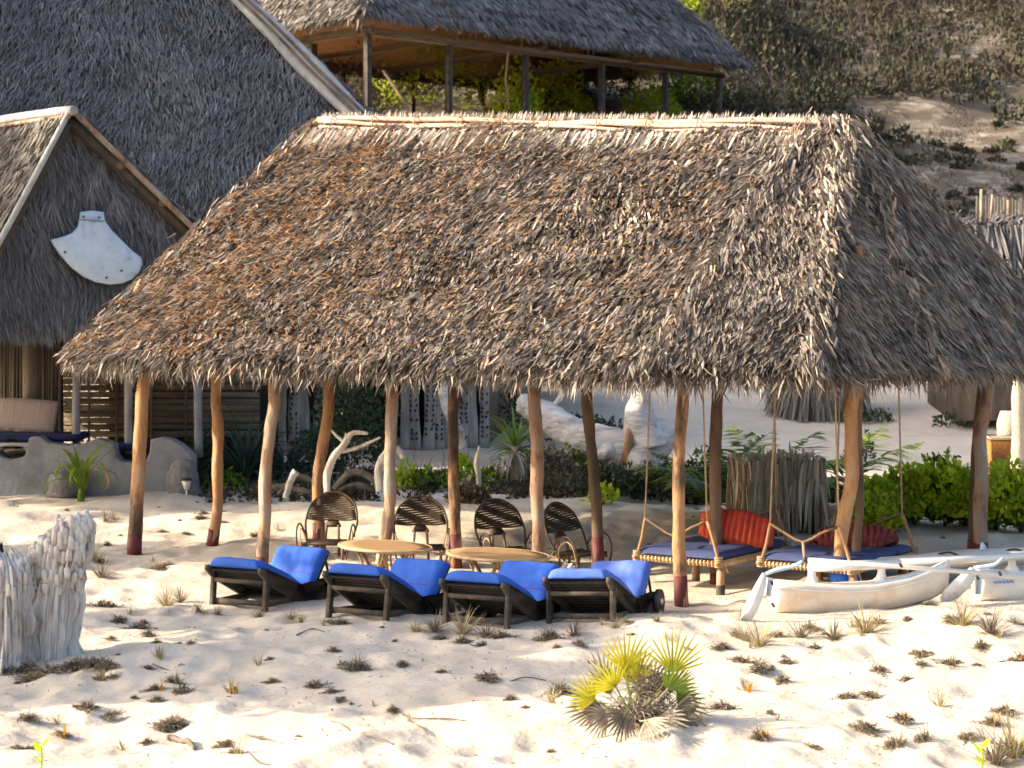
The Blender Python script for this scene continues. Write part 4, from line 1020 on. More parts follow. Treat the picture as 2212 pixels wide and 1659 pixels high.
# ================================================================== SWING BEDS
def ribbed(label, name, m, loc, size, rot, ribs):
    return cushion(*loc, *size, name, m, label, 'cushion', rot=rot, ribs=ribs, amp=.42, pw=.5)
def swing_bed(label, fl, W, Lb, zf, roped):
    rz = -th
    t_ = thing('swing_bed', label, 'swing bed', (fl.x, fl.y, 0), group='hanging beds under the right end of the pavilion')
    w = Uv * W; d = Vv * Lb; o0 = Vector((fl.x, fl.y, zf))
    FL, FR, BR_, BL_ = o0, o0 + w, o0 + w + d, o0 + d
    for a, b in ((FL, FR), (FR, BR_), (BR_, BL_), (BL_, FL)):
        m_ = MB(); m_.tube([a - (b - a).normalized() * .05, b + (b - a).normalized() * .05], .019, 8); m_.build('frame_pole', M['pole'], t_, smooth=True)
        m_ = MB(); n_ = int((b - a).length / .042)     # wound seat cord
        for i in range(n_):
            c = a.lerp(b, (i + .5) / n_) ; dd_ = (b - a).normalized(); s_ = Vector((0, 0, 1))
            m_.bar(c + Vector((0, 0, .026)), c - Vector((0, 0, .036)), .010, .054, 0, up=dd_.cross(s_))
        m_.build('seat_cord', M['cane'], t_, kind='stuff')
    m_ = MB(); q = (FL + FR + BR_ + BL_) / 4; m_.prism([FL, FR, BR_, BL_], (0, 0, .02)); m_.build('webbing', M['bamboo'], t_)
    # mattress
    nu = 30; a_ = np.linspace(0, 1, nu); A_, B_ = np.meshgrid(a_, a_, indexing='ij')
    e = (np.clip(1 - np.abs(A_ * 2 - 1) ** 16, 0, 1) * np.clip(1 - np.abs(B_ * 2 - 1) ** 16, 0, 1)) ** .5
    P0_ = np.array(FL) + A_[..., None] * np.array(w) + B_[..., None] * np.array(d)
    top_ = P0_ + np.array([0, 0, 1.]) * (.045 + .065 * e + .006 * fbm(A_ * 4, B_ * 4, W * 9, o=2))[..., None]
    bot_ = P0_ + np.array([0, 0, 1.]) * (.040 - .0 * e)[..., None]
    m_ = MB(); m_.grid(top_, bot_); m_.build('mattress', M['navy'], t_, smooth=True)
    # yokes and ropes at both ends
    for (a, b) in ((FL, FR), (BL_, BR_)):
        na = a.lerp(b, .10) + Vector((0, 0, .40)); nb_ = a.lerp(b, .86) + Vector((0, 0, .42)); mid = a.lerp(b, .47) + Vector((0, 0, .24))
        for p_, q_ in ((a, na), (b, nb_)):
            m_ = MB(); m_.tube([p_ + Vector((0, 0, .02)), (p_ + q_) / 2 + Vector((.01, 0, 0)), q_], .017, 7, smooth_path=2); m_.build('yoke', M['pole'], t_, smooth=True)
            m_ = MB(); 
            for i in range(5): m_.tube([p_ + Vector((.035 * math.cos(s_) , .035 * math.sin(s_), -.03 + .022 * i)) for s_ in np.linspace(0, 2 * math.pi, 9)], .011, 5, caps=False)
            m_.tube([p_ + Vector((.03, -.02, 0)), p_ + Vector((.07, -.03, -.03)), p_ + Vector((.09, -.03, -.09))], .006, 5)
            m_.build('knot', M['rope'], t_, smooth=True)
            topz = roofz(q_.x, q_.y) + .05
            m_ = MB(); m_.tube([q_, Vector((q_.x + (.10 if p_ is a else -.10), q_.y, topz))], .0095, 6); m_.build('rope', M['rope'], t_, smooth=True)
        m_ = MB(); m_.tube([na, (na + mid) / 2 + Vector((0, 0, -.01)), mid, (mid + nb_) / 2 + Vector((0, 0, .01)), nb_], .014, 7, smooth_path=2); m_.build('yoke', M['pole_dark'], t_, smooth=True)
        m_ = MB(); m_.tube([mid, a.lerp(b, .5)], .015, 7); m_.build('yoke', M['pole'], t_, smooth=True)
    for f_, g2 in ((.28, .5), (.98, .05), (.9, .95)):
        p_ = FL + w * f_ + d * g2; zg = tz(p_.x, p_.y); m_ = MB(); m_.tube([(p_.x, p_.y, zg - .04), (p_.x, p_.y, zf - .04)], .042, 10, noise=.08); lg = m_.build('leg', M['pole'], t_, smooth=True)
        if g2 < .1:
            m_ = MB(); m_.tube([(p_.x, p_.y, zg - .04), (p_.x, p_.y, zg + .1)], .047, 10); m_.build('dark_foot', M['dark_wood'], lg, smooth=True)
    return FL, FR, BR_, BL_
f1 = P(1376, 1203, 19.75)
b1 = swing_bed('hanging day bed with thin navy mattress and a bright red cushion, left of the two', Vector((f1.x, f1.y, 0)), .95, 1.5, .225, True)
f2 = P(1644, 1209, 19.2)
b2 = swing_bed('hanging day bed with wide navy mattress and maroon cushion, right of the two', Vector((f2.x, f2.y, 0)), .98, 1.5, .235, True)
q = P(1592, 1147, 20.0)
ribbed('bright red ribbed cushion standing on the left hanging bed', 'ribbed_cushion', M['redcloth'], (q.x, q.y, .49), (.41, .185, .12), (R(66), R(6), R(-12)), 13)
q = P(1848, 1150, 19.7)
ribbed('maroon ribbed cushion lying slumped on the right hanging bed', 'ribbed_cushion', M['maroon'], (q.x, q.y, .41), (.46, .13, .14), (R(40), R(-2), R(-8)), 14)

# ================================================================== CATAMARAN
def loft(mb_, A_, B_, dirs, secs):
    """secs: list of (t, half width, keel z, deck z, lift)"""
    d = (B_ - A_); x = Vector((d.y, -d.x, 0)).normalized(); rows = []
    for t, w, kz, dz in secs:
        c = A_ + d * t
        ring = [(-1, dz), (-.98, dz - .03), (-.95, (dz * .6 + kz * .4)), (-.6, kz * .85 + dz * .15), (0, kz), (.6, kz * .85 + dz * .15), (.95, (dz * .6 + kz * .4)), (.98, dz - .03), (1, dz), (.5, dz + .02), (0, dz + .025), (-.5, dz + .02)]
        rows.append([[c.x + x.x * w * u, c.y + x.y * w * u, c.z + z] for u, z in ring])
    V = np.array(rows); m = len(rows); n = 12
    i, j = np.meshgrid(np.arange(m - 1), np.arange(n), indexing='ij'); j2 = (j + 1) % n
    Q = np.stack([i * n + j, i * n + j2, (i + 1) * n + j2, (i + 1) * n + j], -1).reshape(-1, 4)
    V = V.reshape(-1, 3); c0 = V[:n].mean(0); c1 = V[-n:].mean(0)
    T_ = [[m * n, (k + 1) % n, k] for k in range(n)] + [[m * n + 1, (m - 1) * n + k, (m - 1) * n + (k + 1) % n] for k in range(n)]
    mb_.add(np.vstack([V, c0, c1]), T_, Q)
cY = 17.6
cat = thing('catamaran', 'small white catamaran beached on the sand right of the loungers', 'catamaran', (X(1860, cY), cY, 0))
h1a = P(1668, 1285, 17.5); h1a.z = .0; h1b = Vector((X(2054, 18.0), 18.0, 0))
secs = [(0, .10, .03, .285), (.02, .13, .0, .29), (.15, .15, -.04, .262), (.35, .16, -.06, .232), (.55, .155, -.05, .232), (.75, .13, .0, .275), (.9, .08, .06, .345), (.97, .04, .12, .39), (1.0, .012, .2, .40)]
m_ = MB(); loft(m_, h1a, h1b, None, secs); hull1 = m_.build('hull', M['hull'], cat, smooth=True)
h2a = Vector((X(2112, 18.3), 18.3, -.01)); h2b = h2a + (h1b - h1a) * 1.15
m_ = MB(); loft(m_, h2a, h2b, None, secs); hull2 = m_.build('hull', M['white'], cat, smooth=True)
# gunwale strip, pale-blue bow deck, faint mark
hd1 = (h1b - h1a); hx1 = Vector((hd1.y, -hd1.x, 0)).normalized()
for hull, A_, B_ in ((hull1, h1a, h1b), (hull2, h2a, h2b)):
    d = B_ - A_; xx = Vector((d.y, -d.x, 0)).normalized(); pts = []
    for t, w, kz, dz in secs: pts.append(A_ + d * t + xx * (w + .004) + Vector((0, 0, dz - .035)))
    m_ = MB(); m_.tube(pts, .009, 6, smooth_path=3); m_.build('rub_rail', M['white'], hull, smooth=True)
    pts = [A_ + d * t + xx * w * .55 + Vector((0, 0, dz + .022)) for t, w, kz, dz in secs[4:8]]
    m_ = MB(); m_.tube(pts, [.012, .016, .014, .006], 6, smooth_path=3); m_.build('bow_stripe', M['paleblue'], hull, smooth=True)
m_ = MB()
for k in range(5):        # small blue script-like strokes on the second hull
    c = h2a + (h2b - h2a) * (.05 + .022 * k) + hx1 * .155 + Vector((0, 0, .19))
    m_.tube([c + Vector((0, 0, .0)), c + Vector((.012, 0, .025)), c + Vector((.02, 0, -.008)), c + Vector((.035, 0, .018))], .004, 5, smooth_path=2)
m_.build('blue_script', M['bucket'], hull2)
# pylons
pyl = []
for px in (1757, 1908):
    Yp = 17.5 + .5 * (px - 1668) / 386; b = Vector((X(px, Yp), Yp, .26)); t = b + Vector((0, 0, .15)); pyl.append(t)
    m_ = MB(); m_.tube([b - Vector((0, 0, .02)), b + Vector((0, 0, .02)), b + Vector((0, 0, .06)), t], [.10, .06, .038, .035], 10, smooth_path=2); m_.build('pylon', M['white'], cat, smooth=True)
off2 = h2a - h1a + Vector((0, 0, .01))
for p_ in pyl:
    q_ = p_ + off2; b = q_ - Vector((0, 0, .15)); m_ = MB(); m_.tube([b, b + Vector((0, 0, .06)), q_], [.09, .04, .035], 10, smooth_path=2); m_.build('pylon', M['white'], cat, smooth=True)
    m_ = MB(); m_.tube([p_, q_], .034, 10); m_.build('crossbeam', M['alu'], cat, smooth=True)
m_ = MB(); m_.tube([pyl[0] - hd1 * .015, pyl[1] + hd1 * .10], .045, 12); m_.build('side_rail', M['white'], cat, smooth=True)
m_ = MB(); m_.tube([pyl[0] + off2 - hd1 * .015, pyl[1] + off2 + hd1 * .05], .042, 12); m_.build('side_rail', M['white'], cat, smooth=True)
ta, tb_ = P(1740, 1209, 17.2), P(2230, 1246, 17.6)
m_ = MB(); m_.tube([ta, tb_], .021, 10); tl = m_.build('tiller_bar', M['alu'], cat, smooth=True)
m_ = MB(); m_.tube([ta - Vector((.015, 0, 0)), ta + Vector((.01, 0, 0))], .026, 10); m_.build('end_cap', M['black'], tl, smooth=True)
m_ = MB(); m_.tube([P(1654, 1240, 17.3), P(1680, 1230, 17.3), P(1712, 1224, 17.3), P(1734, 1212, 17.25)], [.016, .022, .018, .014], 8, smooth_path=2); m_.build('tiller', M['paleblue'], cat, smooth=True)
def rudder(outline, Y, th_):
    pts = [P(a, b, Y) for a, b in outline]; m_ = MB(); m_.prism(pts, (.0, th_, 0)); return m_.build('rudder', M['white'], cat)
r1 = rudder([(1648, 1237), (1656, 1243), (1655, 1266), (1648, 1290), (1636, 1320), (1620, 1345), (1606, 1360), (1594, 1366), (1590, 1360), (1598, 1340), (1612, 1304), (1630, 1268)], 17.0, .035)
m_ = MB(); m_.box(P(1661, 1268, 17.25), (.06, .06, .17), Euler((0, R(8), 0)), .01); m_.build('rudder_stock', M['alu'], r1)
r2 = rudder([(2098, 1226), (2106, 1228), (2107, 1250), (2096, 1268), (2070, 1292), (2048, 1302), (2036, 1302), (2032, 1294), (2040, 1276), (2064, 1252)], 17.9, .035)
m_ = MB(); m_.box(P(2113, 1262, 18.1), (.06, .06, .19), Euler((0, R(4), 0)), .01); m_.build('rudder_stock', M['alu'], r2)
m_ = MB(); m_.tube([P(2104, 1227, 18.0), P(2135, 1223, 18.0), P(2152, 1218, 18.0), P(2168, 1203, 18.0)], [.02, .022, .018, .012], 8, smooth_path=2); m_.build('tiller', M['paleblue'], cat, smooth=True)
m_ = MB()
for px, py in ((1665, 1256), (1668, 1304), (2110, 1245), (1944, 1218), (2158, 1236)): m_.tube([P(px, py, 17.15), P(px + 4, py + 6, 17.2)], .013, 6)
m_.build('fittings', M['black'], cat)
# board on top of the beams
s0, s1 = Vector((X(1893, 19.0), 19.0, .235)), Vector((X(2420, 19.6), 19.6, .27))
sb = thing('sailboard', 'long white sailboard with black foot straps lying just behind the catamaran', 'sailboard', s0)
m_ = MB(); bsec = [(0, .05, .0, .03), (.04, .16, -.02, .05), (.15, .24, -.04, .05), (.4, .34, -.05, .07), (.7, .34, -.05, .07), (.92, .26, -.03, .10), (1, .08, .05, .11)]
loft(m_, s0, s1, None, bsec); bo = m_.build('board', M['white'], sb, smooth=True)
sd_ = (s1 - s0); sx_ = Vector((sd_.y, -sd_.x, 0)).normalized()
for t, w in ((.28, .05), (.55, .05), (.80, .03), (.9, .03)):
    c = s0 + sd_ * t + Vector((0, 0, .085)) + sx_ * .12; m_ = MB(); m_.tube([c - sx_ * .12 - sd_.normalized() * .06, c + Vector((0, 0, .03)), c + sx_ * .12 + sd_.normalized() * .06], .011, 6, smooth_path=3); m_.build('foot_strap', M['black'], sb, smooth=True)
for t in (.2, .75):
    c = s0 + sd_ * t; zg = tz(c.x, c.y); m_ = MB(); m_.bar(Vector((c.x - .1, c.y, (zg + c.z - .05) / 2)), Vector((c.x + .1, c.y, (zg + c.z - .05) / 2)), .5, c.z - zg - .02); m_.build('support_block', M['driftdark'], sb)
c = s0 + sd_ * .44 + Vector((0, 0, .11)); m_ = MB(); m_.tube([c, c + Vector((-.015, 0, .07))], [.04, .015], 8); m_.build('fin', M['paleblue'], sb, smooth=True)
# blue pail by the post foot
g = GR(1818, 1268); bk_ = thing('blue_pail', 'bright blue plastic pail at the foot of the post behind the catamaran', 'pail', g - Vector((0, .12, 0)))
m_ = MB(); zz = tz(g.x, g.y - .1); m_.tube([(g.x, g.y - .15, zz), (g.x, g.y - .15, zz + .22)], [.12, .165], 16); m_.build('body', M['bucket'], bk_, smooth=True)
m_ = MB(); m_.tube([(g.x + .165 * math.cos(a), g.y - .15 + .165 * math.sin(a), zz + .22) for a in np.linspace(0, 2 * math.pi, 17)], .008, 6, caps=False); m_.build('rim', M['bucket'], bk_, smooth=True)
# small pebbly clump under the crossbeam, straw pile behind lounger four
# ================================================================== DRIFTWOOD
def drift(name, tracks, Y, label, cat_, m='drift', loc=None, noise=.15, n=12, nf=6):
    m_ = MB()
    for tr in tracks:
        pts = [P(a, b, Y + (q[3] if len(q) > 3 else 0)) for q in tr for a, b in [q[:2]]]
        rad = [q[2] * Y / FPX for q in tr]
        m_.tube(pts, rad, n, noise=noise, nf=nf, smooth_path=4)
    f = tracks[0][0]; l_ = loc or P(f[0], f[1], Y)
    return single(m_, name, M[m], label, cat_, l_, smooth=True)
# great weathered stump at the left edge
sx0, sy0 = X(98, 15.3), 15.3
m_ = MB(); na, nz_ = 230, 110
a = np.linspace(0, 2 * np.pi, na, endpoint=False)
zs = np.linspace(0, 1, nz_)
Ag_, Zg = np.meshgrid(a, zs)
fl_ = .9 * np.abs(vnoise(Ag_ * 9, Zg * 2.6, 1)) + .55 * np.abs(vnoise(Ag_ * 19 + 4, Zg * 5, 2)) + .35 * np.abs(vnoise(Ag_ * 42, Zg * 2.4, 6)) + .3 * vnoise(Ag_ * 3, Zg * 1.2, 4)
rbase = np.interp(zs, [0, .12, .5, .75, .9, 1], [.25, .225, .225, .245, .25, .19])[:, None]
rr_ = rbase * (.74 + .34 * fl_)
topz_ = 1.10 + .05 * vnoise(a * 2, 3.3)[None] - .20 * (np.clip(-np.cos(a), 0, 1) ** 1.3)[None] + .08 * np.abs(vnoise(a * 10, 7.7))[None]
lean = (.12 * Zg ** 1.6)
ell = 1.0
G = np.stack([sx0 + rr_ * np.cos(Ag_) * 1.0 + lean, sy0 + rr_ * np.sin(Ag_) * .8, tz(sx0, sy0) - .06 + Zg * topz_ ], -1)
Gc = np.concatenate([G, G[:, :1]], 1)
m_.grid(Gc); 
i_ = np.arange(na); c_ = G[-1].mean(0) + np.array([0, 0, .06]); m_.add(np.vstack([G[-1], c_]), np.stack([i_, (i_ + 1) % na, np.full(na, na)], -1))
# knobbly broken crown: many small weathered spikes
for k in range(260):
    q_ = random.uniform(0, 2 * math.pi); zf_ = random.choice([random.uniform(.55, 1.0), random.uniform(.9, 1.02)]); ix = int(q_ / (2 * math.pi) * na) % na; iz_ = min(nz_ - 1, int(zf_ * (nz_ - 1)))
    p_ = G[iz_, ix]; hgt = random.uniform(.015, .05)
    m_.tube([p_ - np.array([0, 0, .06]), p_ + np.array([random.uniform(-.01, .01), random.uniform(-.01, .01), hgt * .5]), p_ + np.array([0, 0, hgt])], [.026, .024, .012], 7)
sx1, sy1 = X(2, 15.15), 15.15
rb2 = np.interp(zs, [0, .5, .9, 1], [.27, .25, .22, .10])[:, None] * (.8 + .34 * fl_)
tz2 = .88 + .06 * vnoise(a * 3, 9.3)[None] + .08 * np.abs(vnoise(a * 10, 2.7))[None]
G2 = np.stack([sx1 + rb2 * np.cos(Ag_), sy1 + rb2 * np.sin(Ag_), tz(sx1, sy1) - .06 + Zg * tz2], -1)
m_.grid(np.concatenate([G2, G2[:, :1]], 1))
for k in range(90):
    ix = random.randrange(na); p_ = G2[min(nz_ - 1, int(random.uniform(.7, 1) * nz_)), ix]; m_.tube([p_ - np.array([0, 0, .05]), p_ + np.array([0, 0, random.uniform(.015, .05)])], [.026, .014], 6)
single(m_, 'weathered_stump', M['drift'], 'tall bleached and fluted tree stump on the sand at the left edge', 'tree stump', (sx0, sy0, tz(sx0, sy0)), smooth=True)
# big log behind the pavilion
LY = 30.3
lg = thing('driftwood_log', 'huge bleached driftwood trunk lying behind the posts in the middle', 'driftwood', P(1300, 1040, LY))
m_ = MB(); m_.tube([P(1130, 868, LY + 1.4), P(1190, 905, LY + 1), P(1260, 945, LY + .5), P(1340, 975, LY + .1), P(1420, 1000, LY)], [.17, .25, .30, .34, .38], 20, noise=.22, nf=2.6, smooth_path=5); m_.build('trunk', M['driftlog'], lg, smooth=True)
m_ = MB(); m_.tube([P(1385, 1040, LY - .3), P(1392, 985, LY - .3), P(1425, 958, LY - .2), P(1450, 940, LY)], [.26, .30, .24, .14], 20, noise=.3, nf=3, smooth_path=5); m_.build('root_bulge', M['driftlog'], lg, smooth=True)
m_ = MB(); m_.tube([P(1352, 1005, LY - .45), P(1357, 960, LY - .45), P(1362, 930, LY - .35), P(1375, 900, LY - .2)], [.07, .075, .06, .03], 10, noise=.35, nf=5, smooth_path=4); m_.build('bark_strip', M['pole'], lg, smooth=True)
m_ = MB(); m_.tube([P(1395, 965, LY - .2), P(1388, 930, LY - .2), P(1380, 890, LY - .2), P(1381, 850, LY - .2), P(1384, 828, LY - .2)], [.36, .30, .22, .14, .09], 16, noise=.22, nf=3, smooth_path=5)
m_.tube([P(1400, 945, LY - .2), P(1425, 925, LY), P(1438, 915, LY)], [.2, .2, .12], 12, noise=.2, smooth_path=4); m_.build('upright_limb', M['driftlog'], lg, smooth=True)
m_ = MB(); m_.tube([P(1300, 985, LY - .3), P(1310, 975, LY - .5), P(1318, 985, LY - .6)], [.1, .14, .10], 12, noise=.15, smooth_path=3); m_.build('knot', M['driftlog'], lg, smooth=True)
drift('driftwood_branch', [[(706, 1068, 7), (708, 1020, 8), (722, 985, 9), (742, 962, 8), (752, 945, 6), (765, 935, 5), (795, 948 - 12, 3)], [(735, 968, 6), (745, 958, 4), (728, 942, 3), (712, 925, 2)], [(738, 975, 5), (770, 968, 4), (800, 955, 3), (822, 945, 2)], [(744, 955, 4), (748, 935, 2)]], 26.3, 'pale forked driftwood branch curving up behind the first round-backed chair', 'driftwood')
drift('driftwood_arch', [[(822, 1062, 8), (818, 1020, 10), (828, 992, 11), (845, 972, 10), (862, 974, 9), (872, 990, 6)]], 27.2, 'grey hooked driftwood root showing behind the white crooked post', 'driftwood', noise=.25)
drift('driftwood_stake', [[(1036, 1058, 5), (1033, 1020, 6), (1030, 1000, 6), (1034, 975, 4), (1035, 963, 2)]], 27.5, 'slim bleached stake standing left of the spiky yucca', 'driftwood')
drift('driftwood_stake', [[(616, 1076, 6), (624, 1050, 7), (632, 1030, 7), (640, 1018, 8)]], 26.3, 'short bluish driftwood stick leaning behind the second post', 'driftwood', 'driftlog')
drift('driftwood_heap', [[(600, 1068, 5), (640, 1030, 7), (680, 1040, 7), (700, 1060, 5)], [(720, 1056, 6), (760, 1020, 8), (800, 1030, 7), (816, 1060, 4)], [(560, 1072, 5), (600, 1050, 6), (650, 1058, 7), (690, 1070, 4)], [(730, 1058, 4), (775, 1048, 8), (812, 1062, 5)]], 27.6, 'heap of dark tangled driftwood between the left posts', 'driftwood', 'driftdark', noise=.35, nf=4)
drift('driftwood_branch', [[(1195, 878, 4), (1210, 858, 6), (1222, 838, 8), (1226, 826, 5)], [(1150, 868, 2), (1195, 872, 4), (1212, 862, 4)]], 33.5, 'small sunlit white branch stub just under the eave, above the log', 'driftwood')
# garden lamp
g = GR(403, 1076); gl_ = thing('garden_lamp', 'small solar garden lamp with a pale cone glass in the sand', 'lamp', g)
m_ = MB(); m_.tube([g - Vector((0, 0, .02)), g + Vector((0, 0, .13))], .01, 6); m_.build('spike', M['alu'], gl_, smooth=True)
m_ = MB(); m_.tube([g + Vector((0, 0, .12)), g + Vector((0, 0, .25))], [.035, .07], 12); m_.build('glass', M['lamp_glass'], gl_, smooth=True)
m_ = MB(); m_.tube([g + Vector((0, 0, .25)), g + Vector((0, 0, .275)), g + Vector((0, 0, .285))], [.085, .08, .04], 12); m_.build('cap', M['black'], gl_, smooth=True)

# ================================================================== PLANTS
def strap_leaves(mb_, base, n, L, W, elev, droop, rseed, segs=6, az=None, keel=.3):
    """arching strap leaves from one point"""
    r_ = random.Random(rseed)
    for k in range(n):
        a = r_.uniform(0, 2 * math.pi) if az is None else r_.uniform(*az)
        e = r_.uniform(*elev); l = r_.uniform(*L); w = r_.uniform(*W); dr = r_.uniform(*droop)
        h = np.array([math.cos(a), math.sin(a), 0]); sd = np.array([-math.sin(a), math.cos(a), 0])
        pts = []; p = np.array(base, float) + h * .01; ang = e
        for i in range(segs + 1):
            pts.append(p.copy()); p = p + (h * math.cos(ang) + np.array([0, 0, math.sin(ang)])) * l / segs; ang -= dr / segs * (1 + i * .25)
        pts = np.array(pts); tt = np.linspace(0, 1, segs + 1); wd = w * np.clip(np.minimum(.5 + 2.5 * tt, 1) * (1 - tt ** 2.2), .03, 1)
        G = np.stack([pts - sd * wd[:, None] * .5 + [0, 0, 0], pts - np.array([0, 0, 1.]) * (wd * keel)[:, None], pts + sd * wd[:, None] * .5], 1)
        mb_.grid(G)
def leaf_cloud(mb_, c, r3, n, size, seed_=0, up_=.3, tri=True, shell=.55):
    q = rng.normal(0, 1, (n, 3)); q = nrm(q); q[:, 2] = np.abs(q[:, 2]) * .9 + q[:, 2] * .1
    rad = rng.uniform(shell, 1, n)[:, None] ** .7
    p = np.array(c) + q * rad * np.array(r3) * (1 + .35 * fbm(q[:, 0] * 2 + seed_, q[:, 1] * 2, q[:, 2] * 2, o=2))[:, None]
    d = nrm(q + rng.normal(0, .7, (n, 3)) + np.array([0, 0, up_])); s_ = nrm(np.cross(d, rng.normal(0, 1, (n, 3))))
    L_ = rng.uniform(size[0], size[1], n)
    mb_.blades(p, d, s_, np.cross(s_, d), L_, L_ * rng.uniform(.35, .6, n), rng.uniform(-.2, .3, n), taper=1.2)
def twigs(mb_, base, n, L, seed_, spread=.6, r_=.006):
    q_ = random.Random(seed_)
    for k in range(n):
        a = q_.uniform(0, 6.28); e = Vector((math.cos(a) * spread * q_.random(), math.sin(a) * spread * q_.random(), 1)).normalized(); l = q_.uniform(*L)
        b = Vector(base); m_1 = b + e * l * .5 + Vector((q_.gauss(0, .02), q_.gauss(0, .02), 0)); mb_.tube([b, m_1, b + e * l + Vector((q_.gauss(0, .06), q_.gauss(0, .06), 0))], [r_, r_ * .8, r_ * .4], 4)

def wisp_cloud(mb_, c, r3, n, L):
    q = nrm(rng.normal(0, 1, (n, 3))); q[:, 2] = np.abs(q[:, 2]); p = np.array(c) + q * rng.uniform(.05, 1, (n, 1)) * np.array(r3)
    d = nrm(q * [.8, .8, .3] + rng.normal(0, .7, (n, 3)) * [1, 1, .6]); s_ = nrm(np.cross(d, rng.normal(0, 1, (n, 3)))); l = rng.uniform(L[0], L[1], n)
    mb_.blades(p, d, s_, np.cross(s_, d), l, rng.uniform(.004, .011, n), rng.uniform(-.5, .5, n))
# fan palm in the foreground
g = GR(1372, 1566)
fp = thing('fan_palm', 'young yellow-green fan palm with dead grey fronds at its base on the open sand', 'palm', g)
def fan(hub, axis, rad, spread, n, mname, base, droop=.0, w=.0165, fold=.25, roll=0.):
    """fan leaf: hub point, axis direction of the middle segment"""
    ax = np.array(Vector(axis).normalized()); side = nrm(np.cross(ax, np.array([.05, -1.0, .1])));
    nn_ = np.cross(side, ax); side = side * math.cos(roll) + nn_ * math.sin(roll); nn_ = np.cross(side, ax)
    m_ = MB()
    for k in range(n):
        q_ = (k / (n - 1) - .5) * spread; d = ax * math.cos(q_) + side * math.sin(q_); s_ = -ax * math.sin(q_) + side * math.cos(q_)
        l = rad * (1 - .25 * abs(q_ / spread * 2) ** 2) * random.uniform(.88, 1.05)
        t_ = np.linspace(0, 1, 6); wd = w * np.array([.5, .85, 1, .95, .65, .05])
        bend = droop * t_ ** 2 * l; nj = nn_ * random.uniform(-.08, .08) * l
        c = np.array(hub) + d[None] * (t_ * l)[:, None] - np.array([0, 0, 1.])[None] * bend[:, None] + nj[None] * (t_ ** 2)[:, None]
        G = np.stack([c - s_ * wd[:, None] * .5 + nn_ * wd[:, None] * fold, c, c + s_ * wd[:, None] * .5 + nn_ * wd[:, None] * fold], 1); m_.grid(G)
    lf = m_.build('frond', M[mname], fp)
    m_ = MB(); hb = Vector(hub); bs_ = Vector(base); m_.tube([bs_, (bs_ + hb) / 2 - Vector((0, 0, .02)), hb, hb + Vector(axis).normalized() * .02], [.008, .006, .005, .003], 6, smooth_path=3); m_.build('stalk', M['yucca' if mname == 'palm_leaf' else 'palm_dead'], lf, smooth=True)
b0 = g + Vector((0, 0, .06)); Yg = g.y
def H(px, py, dy=0): return P(px, py, Yg + dy)
for hub, ax, rad, spr, n, mm, dr in (
    ((1352, 1449, -.05), (.02, -.25, 1), .31, 1.75, 12, 'palm_leaf', 0), ((1452, 1452, .02), (.2, .1, 1), .31, 2.2, 13, 'palm_leaf', 0), ((1375, 1470, .1), (.25, .1, 1), .26, 1.6, 10, 'palm_leaf', 0), ((1318, 1500, .05), (-.35, .1, 1), .24, 1.5, 9, 'yucca', 0), ((1440, 1490, -.05), (.55, -.2, .8), .24, 1.7, 10, 'yucca', 0),
    ((1330, 1484, -.10), (-.55, -.35, .75), .27, 2.2, 13, 'palm_leaf', .05), ((1352, 1470, .15), (.6, .2, .9), .22, 2.2, 12, 'palm_leaf', 0),
    ((1284, 1512, .0), (-.8, .1, .55), .22, 2.3, 13, 'palm_leaf', .08), ((1462, 1512, .05), (.75, -.1, .15), .22, 2.6, 14, 'yucca', .25),
    ((1455, 1490, .1), (.9, .1, .7), .20, 2.2, 12, 'palm_leaf', .1),
    ((1300, 1528, .05), (-1, .0, -.02), .26, 1.8, 13, 'dry', .15), ((1395, 1556, -.25), (.35, -.6, -.35), .22, 2.0, 11, 'palm_dead', .1),
    ((1350, 1545, -.2), (-.4, -.5, -.4), .20, 2.4, 13, 'dry', .2), ((1312, 1545, -.1), (-.8, -.4, -.2), .2, 2.2, 12, 'palm_dead', .2),
    ((1460, 1530, .0), (.9, -.2, -.25), .26, 2.4, 14, 'dry', .2), ((1410, 1480, .25), (.5, .3, .6), .22, 2.2, 12, 'palm_dead', .1), ((1425, 1550, -.1), (.8, -.5, -.3), .22, 2.2, 12, 'palm_dead', .2), ((1310, 1470, .2), (-.5, .3, .9), .24, 1.6, 9, 'palm_dead', 0)):
    hubp = H(hub[0], hub[1], hub[2]); gz_ = tz(hubp.x, hubp.y)
    if hubp.z < gz_ + .03: hubp.z = gz_ + .03
    fan(hubp, ax, rad, spr, n, mm, b0, dr)
m_ = MB(); strap_leaves(m_, b0 - Vector((0, 0, .05)), 90, (.14, .40), (.008, .018), (.0, 1.4), (.4, 2.2), 5); m_.build('dead_leaves', M['palm_dead'], fp, kind='stuff')
m_ = MB(); wisp_cloud(m_, b0 + Vector((.06, .05, -.03)), (.36, .26, .16), 900, (.05, .17)); wisp_cloud(m_, b0 + Vector((.12, .12, .12)), (.17, .12, .20), 500, (.05, .15)); m_.build('dead_litter', M['dry'], fp, kind='stuff')

